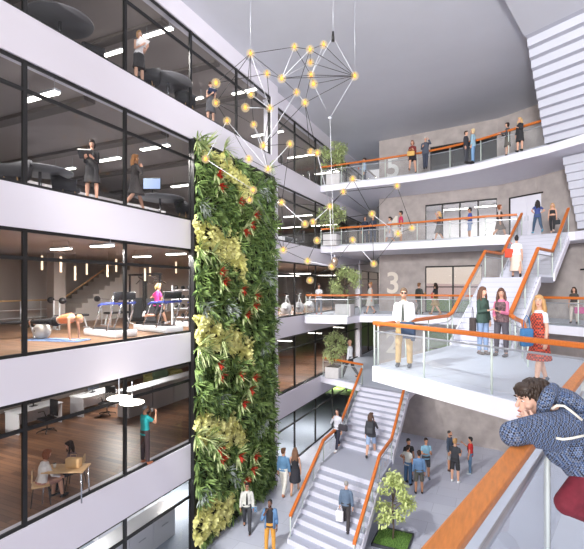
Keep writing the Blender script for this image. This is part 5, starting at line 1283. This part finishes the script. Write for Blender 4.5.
# --- second floor: table, stools, desks
tp = (PZ(66.5, 10.5, L2))
ta = thing('high_table', 'small oak table with steel legs between the two seated women', 'table', tp, TH+R(4)); MB().rbox((0, 0, .73), (.95, .52, .035), .01).build('tabletop', WOODL, ta)
for sx in (-1, 1):
    for sy in (-1, 1): MB().cyl((sx*.42, sy*.21, .71), (sx*.44, sy*.23, 0), .018, n=8).build('leg', CHROME, ta)
def _stool():
    t = thing('dining_stool', '-', 'stool'); MB().rbox((0, 0, .445), (.38, .38, .04), .015).build('seat', WOODL, t); MB().rbox((0, -.18, .66), (.36, .03, .2), .012).build('backrest', WOODL, t)
    for sx in (-1, 1):
        for sy in (-1, 1): MB().cyl((sx*.15, sy*.15, .43), (sx*.2, sy*.2, 0), .012, n=6).build('leg', BLKP, t)
    return t
stool = clone(_stool)
stool(PZ(41, 10.3, L2), TH+R(-62), 'wooden stool under the woman in pale sweater'); stool(PZ(76, 11.15, L2), TH+R(105), 'wooden stool under the woman with long dark hair')
lt = thing('paper_bag', 'kraft paper bag on the small oak table', 'bag', tp+V((.12, .1, .748)), .4); MB().rbox((0, 0, .11), (.34, .16, .22), .02).build('bag_body', mat('kraft_paper', (206, 168, 120), .8), lt); MB().tube([(-.08, 0, .2), (-.07, 0, .3), (.07, 0, .3), (.08, 0, .2)], .006, 5).build('handle', mat('kraft_paper', (206, 168, 120)), lt)
cup('paper cup on the small oak table', tp+V((-.26, -.12, .8)))
def _oc():
    t = thing('office_chair', '-', 'chair'); MB().rbox((0, 0, .48), (.5, .48, .08), .035).build('seat', BLKP, t); MB().rbox((0, -.24, .82), (.46, .06, .56), .028).build('backrest', BLKP, t); MB().cyl((0, 0, .1), (0, 0, .45), .03, n=10).build('column', CHROME, t)
    for s in (-1, 1): MB().tube([(s*.26, -.1, .5), (s*.29, -.05, .68), (s*.29, .15, .68)], .018, 6).build('armrest', BLKP, t)
    for k in range(5): a = 2*pi*k/5; MB().tube([(0, 0, .12), (cos(a)*.3, sin(a)*.3, .07), (cos(a)*.32, sin(a)*.32, .03)], [.025, .018, .025], 6).build('leg', BLKP, t)
    return t
ochair = clone(_oc)
def _desk():
    t = thing('office_desk', '-', 'desk'); MB().rbox((0, 0, .735), (1.7, .8, .03), .008).build('desktop', WHP, t); MB().box((0, .38, .42), (1.6, .03, .6)).build('modesty_panel', WHP, t)
    for s in (-1, 1): MB().box((s*.8, 0, .36), (.04, .74, .72)).build('side_panel', WHP, t)
    return t
desk = clone(_desk)
dl = [((-15.4, 8.0), 'farthest left'), ((-15.2, 10.4), 'middle'), ((-15.0, 12.8), 'right, behind the teal shirt man')]
for (x, y), lb in dl:
    desk((x, y, L2), R(90), 'white desk on the second floor, %s' % lb); monitor((x-.05, y, L2+.75), R(90), 'dark monitor on the second floor desk, %s' % lb); ochair((x+.95, y-.2, L2), R(80+y*9), 'black office chair at the second floor desk, %s' % lb)
cbp = thing('counter', 'long pale counter behind the man in teal shirt', 'counter', (-13.2, 15.2, L2), 0)
MB().rbox((0, 0, 1.0), (.7, 5.2, .06), .015).build('worktop', WHP, cbp); 
for k in range(4): MB().box((.0, -1.95+1.3*k, .48), (.6, 1.26, .95)).build('cabinet', mat('pale_panel', (196, 194, 198), .5), cbp)
sofa = thing('sofa', 'olive sofa at the back of the second floor', 'sofa', (-16.2, 18.3, L2), R(90))
MB().rbox((0, 0, .25), (2.2, .85, .35), .06).build('base', mat('olive_fabric', (140, 134, 84), .9), sofa); MB().rbox((0, .35, .6), (2.2, .22, .5), .08).build('backrest', mat('olive_fabric', (140, 134, 84)), sofa)
for s in (-1, 1): MB().rbox((s*.55, -.05, .47), (1.05, .65, .16), .06).build('seat_cushion', mat('olive_fabric', (140, 134, 84)), sofa)
ac = thing('lounge_chair', 'dark green rounded lounge chair beside the olive sofa', 'chair', (-15.2, 16.9, L2), R(40)); MB().ell((0, 0, .42), (.42, .4, .2), None, 20, 12).build('seat', mat('dark_green_fabric', (66, 84, 62), .9), ac); MB().ell((0, .28, .68), (.4, .14, .36), None, 20, 12).build('backrest', mat('dark_green_fabric', (66, 84, 62)), ac); MB().cyl((0, 0, 0), (0, 0, .26), .24, .08, 16).build('base', CHROME, ac)
ochair((-10.0, 4.55, L2), R(200), 'black office chair at the left edge of the second floor')
# --- ground floor counters
for k, (x, y, lb) in enumerate(((-10.6, 10.6, 'nearest the glass'), (-12.6, 12.2, 'farther in'), (-14.4, 10.4, 'deepest'))):
    c = thing('counter', 'white counter unit on the ground floor, %s' % lb, 'counter', (x, y, L1+.02), 0); MB().rbox((0, 0, .98), (.75, 3.2, .05), .012).build('worktop', WHP, c)
    for j in range(3):
        cb_ = MB().box((0, -1.05+1.05*j, .47), (.65, 1.02, .93)).build('cabinet', WHP, c); MB().box((.335, -1.05+1.05*j, .6), (.02, .3, .025)).build('handle', STEEL, cb_)
ochair((-10.2, 8.2, L1+.02), R(120), 'black office chair beside the nearest ground floor counter')
# --- beyond the green wall: bikes and desks
def _bike():
    t = thing('exercise_bike', '-', 'exercise bike'); mb = MB(); mb.cyl((-.03, .45, .36), (.03, .45, .36), .3, n=28); mb.build('flywheel', WHP, t); MB().cyl((-.035, .45, .36), (.035, .45, .36), .13, n=20).build('hub', STEEL, t)
    MB().tube([(0, -.5, .04), (0, .0, .45), (0, .45, .36)], .035).tube([(0, .0, .45), (0, -.2, .95)], .03).tube([(0, .4, .4), (0, .5, 1.05)], .03).box((0, -.5, .03), (.5, .07, .06)).box((0, .7, .03), (.5, .07, .06)).tube([(0, .7, .05), (0, .45, .36)], .03).build('frame', WHP, t)
    MB().rbox((0, -.22, .97), (.18, .26, .07), .03).build('saddle', BLKP, t); MB().tube([(-.22, .35, 1.15), (-.2, .55, 1.1), (.2, .55, 1.1), (.22, .35, 1.15)], .018).build('handlebar', BLKP, t); return t
bike = clone(_bike)
for i in range(4): bike((-10.35, 18.6+i*1.55, L3), R(-78), 'white exercise bike beyond the green wall, %s of the row' % ('nearest', 'second', 'third', 'farthest')[i], 'exercise bikes beyond the green wall')
for i, (fl, y) in enumerate(((L4, 19.6), (L4, 23.2), (L5, 20.4), (L5, 24.0))):
    desk((-11.4, y, fl+.0), R(90), 'white desk beyond the green wall, %s, %s' % (('fourth floor', 'top floor')[i//2], ('nearer', 'farther')[i % 2])); ochair((-10.5, y, fl), R(100), 'black office chair beyond the green wall, %s, %s' % (('fourth floor', 'top floor')[i//2], ('nearer', 'farther')[i % 2]))
flush_people()
for c in bpy.data.objects:
    if c.parent == RED_ONE['t'] and c.name.split('.')[0] in ('vest', 'dress_skirt'): c.data.materials.clear(); c.data.materials.append(DRES)
    if c.parent and c.name.split('.')[0] == 'vest' and 'floral' in c.parent.get('label', ''): c.data.materials.clear(); c.data.materials.append(FLOR)
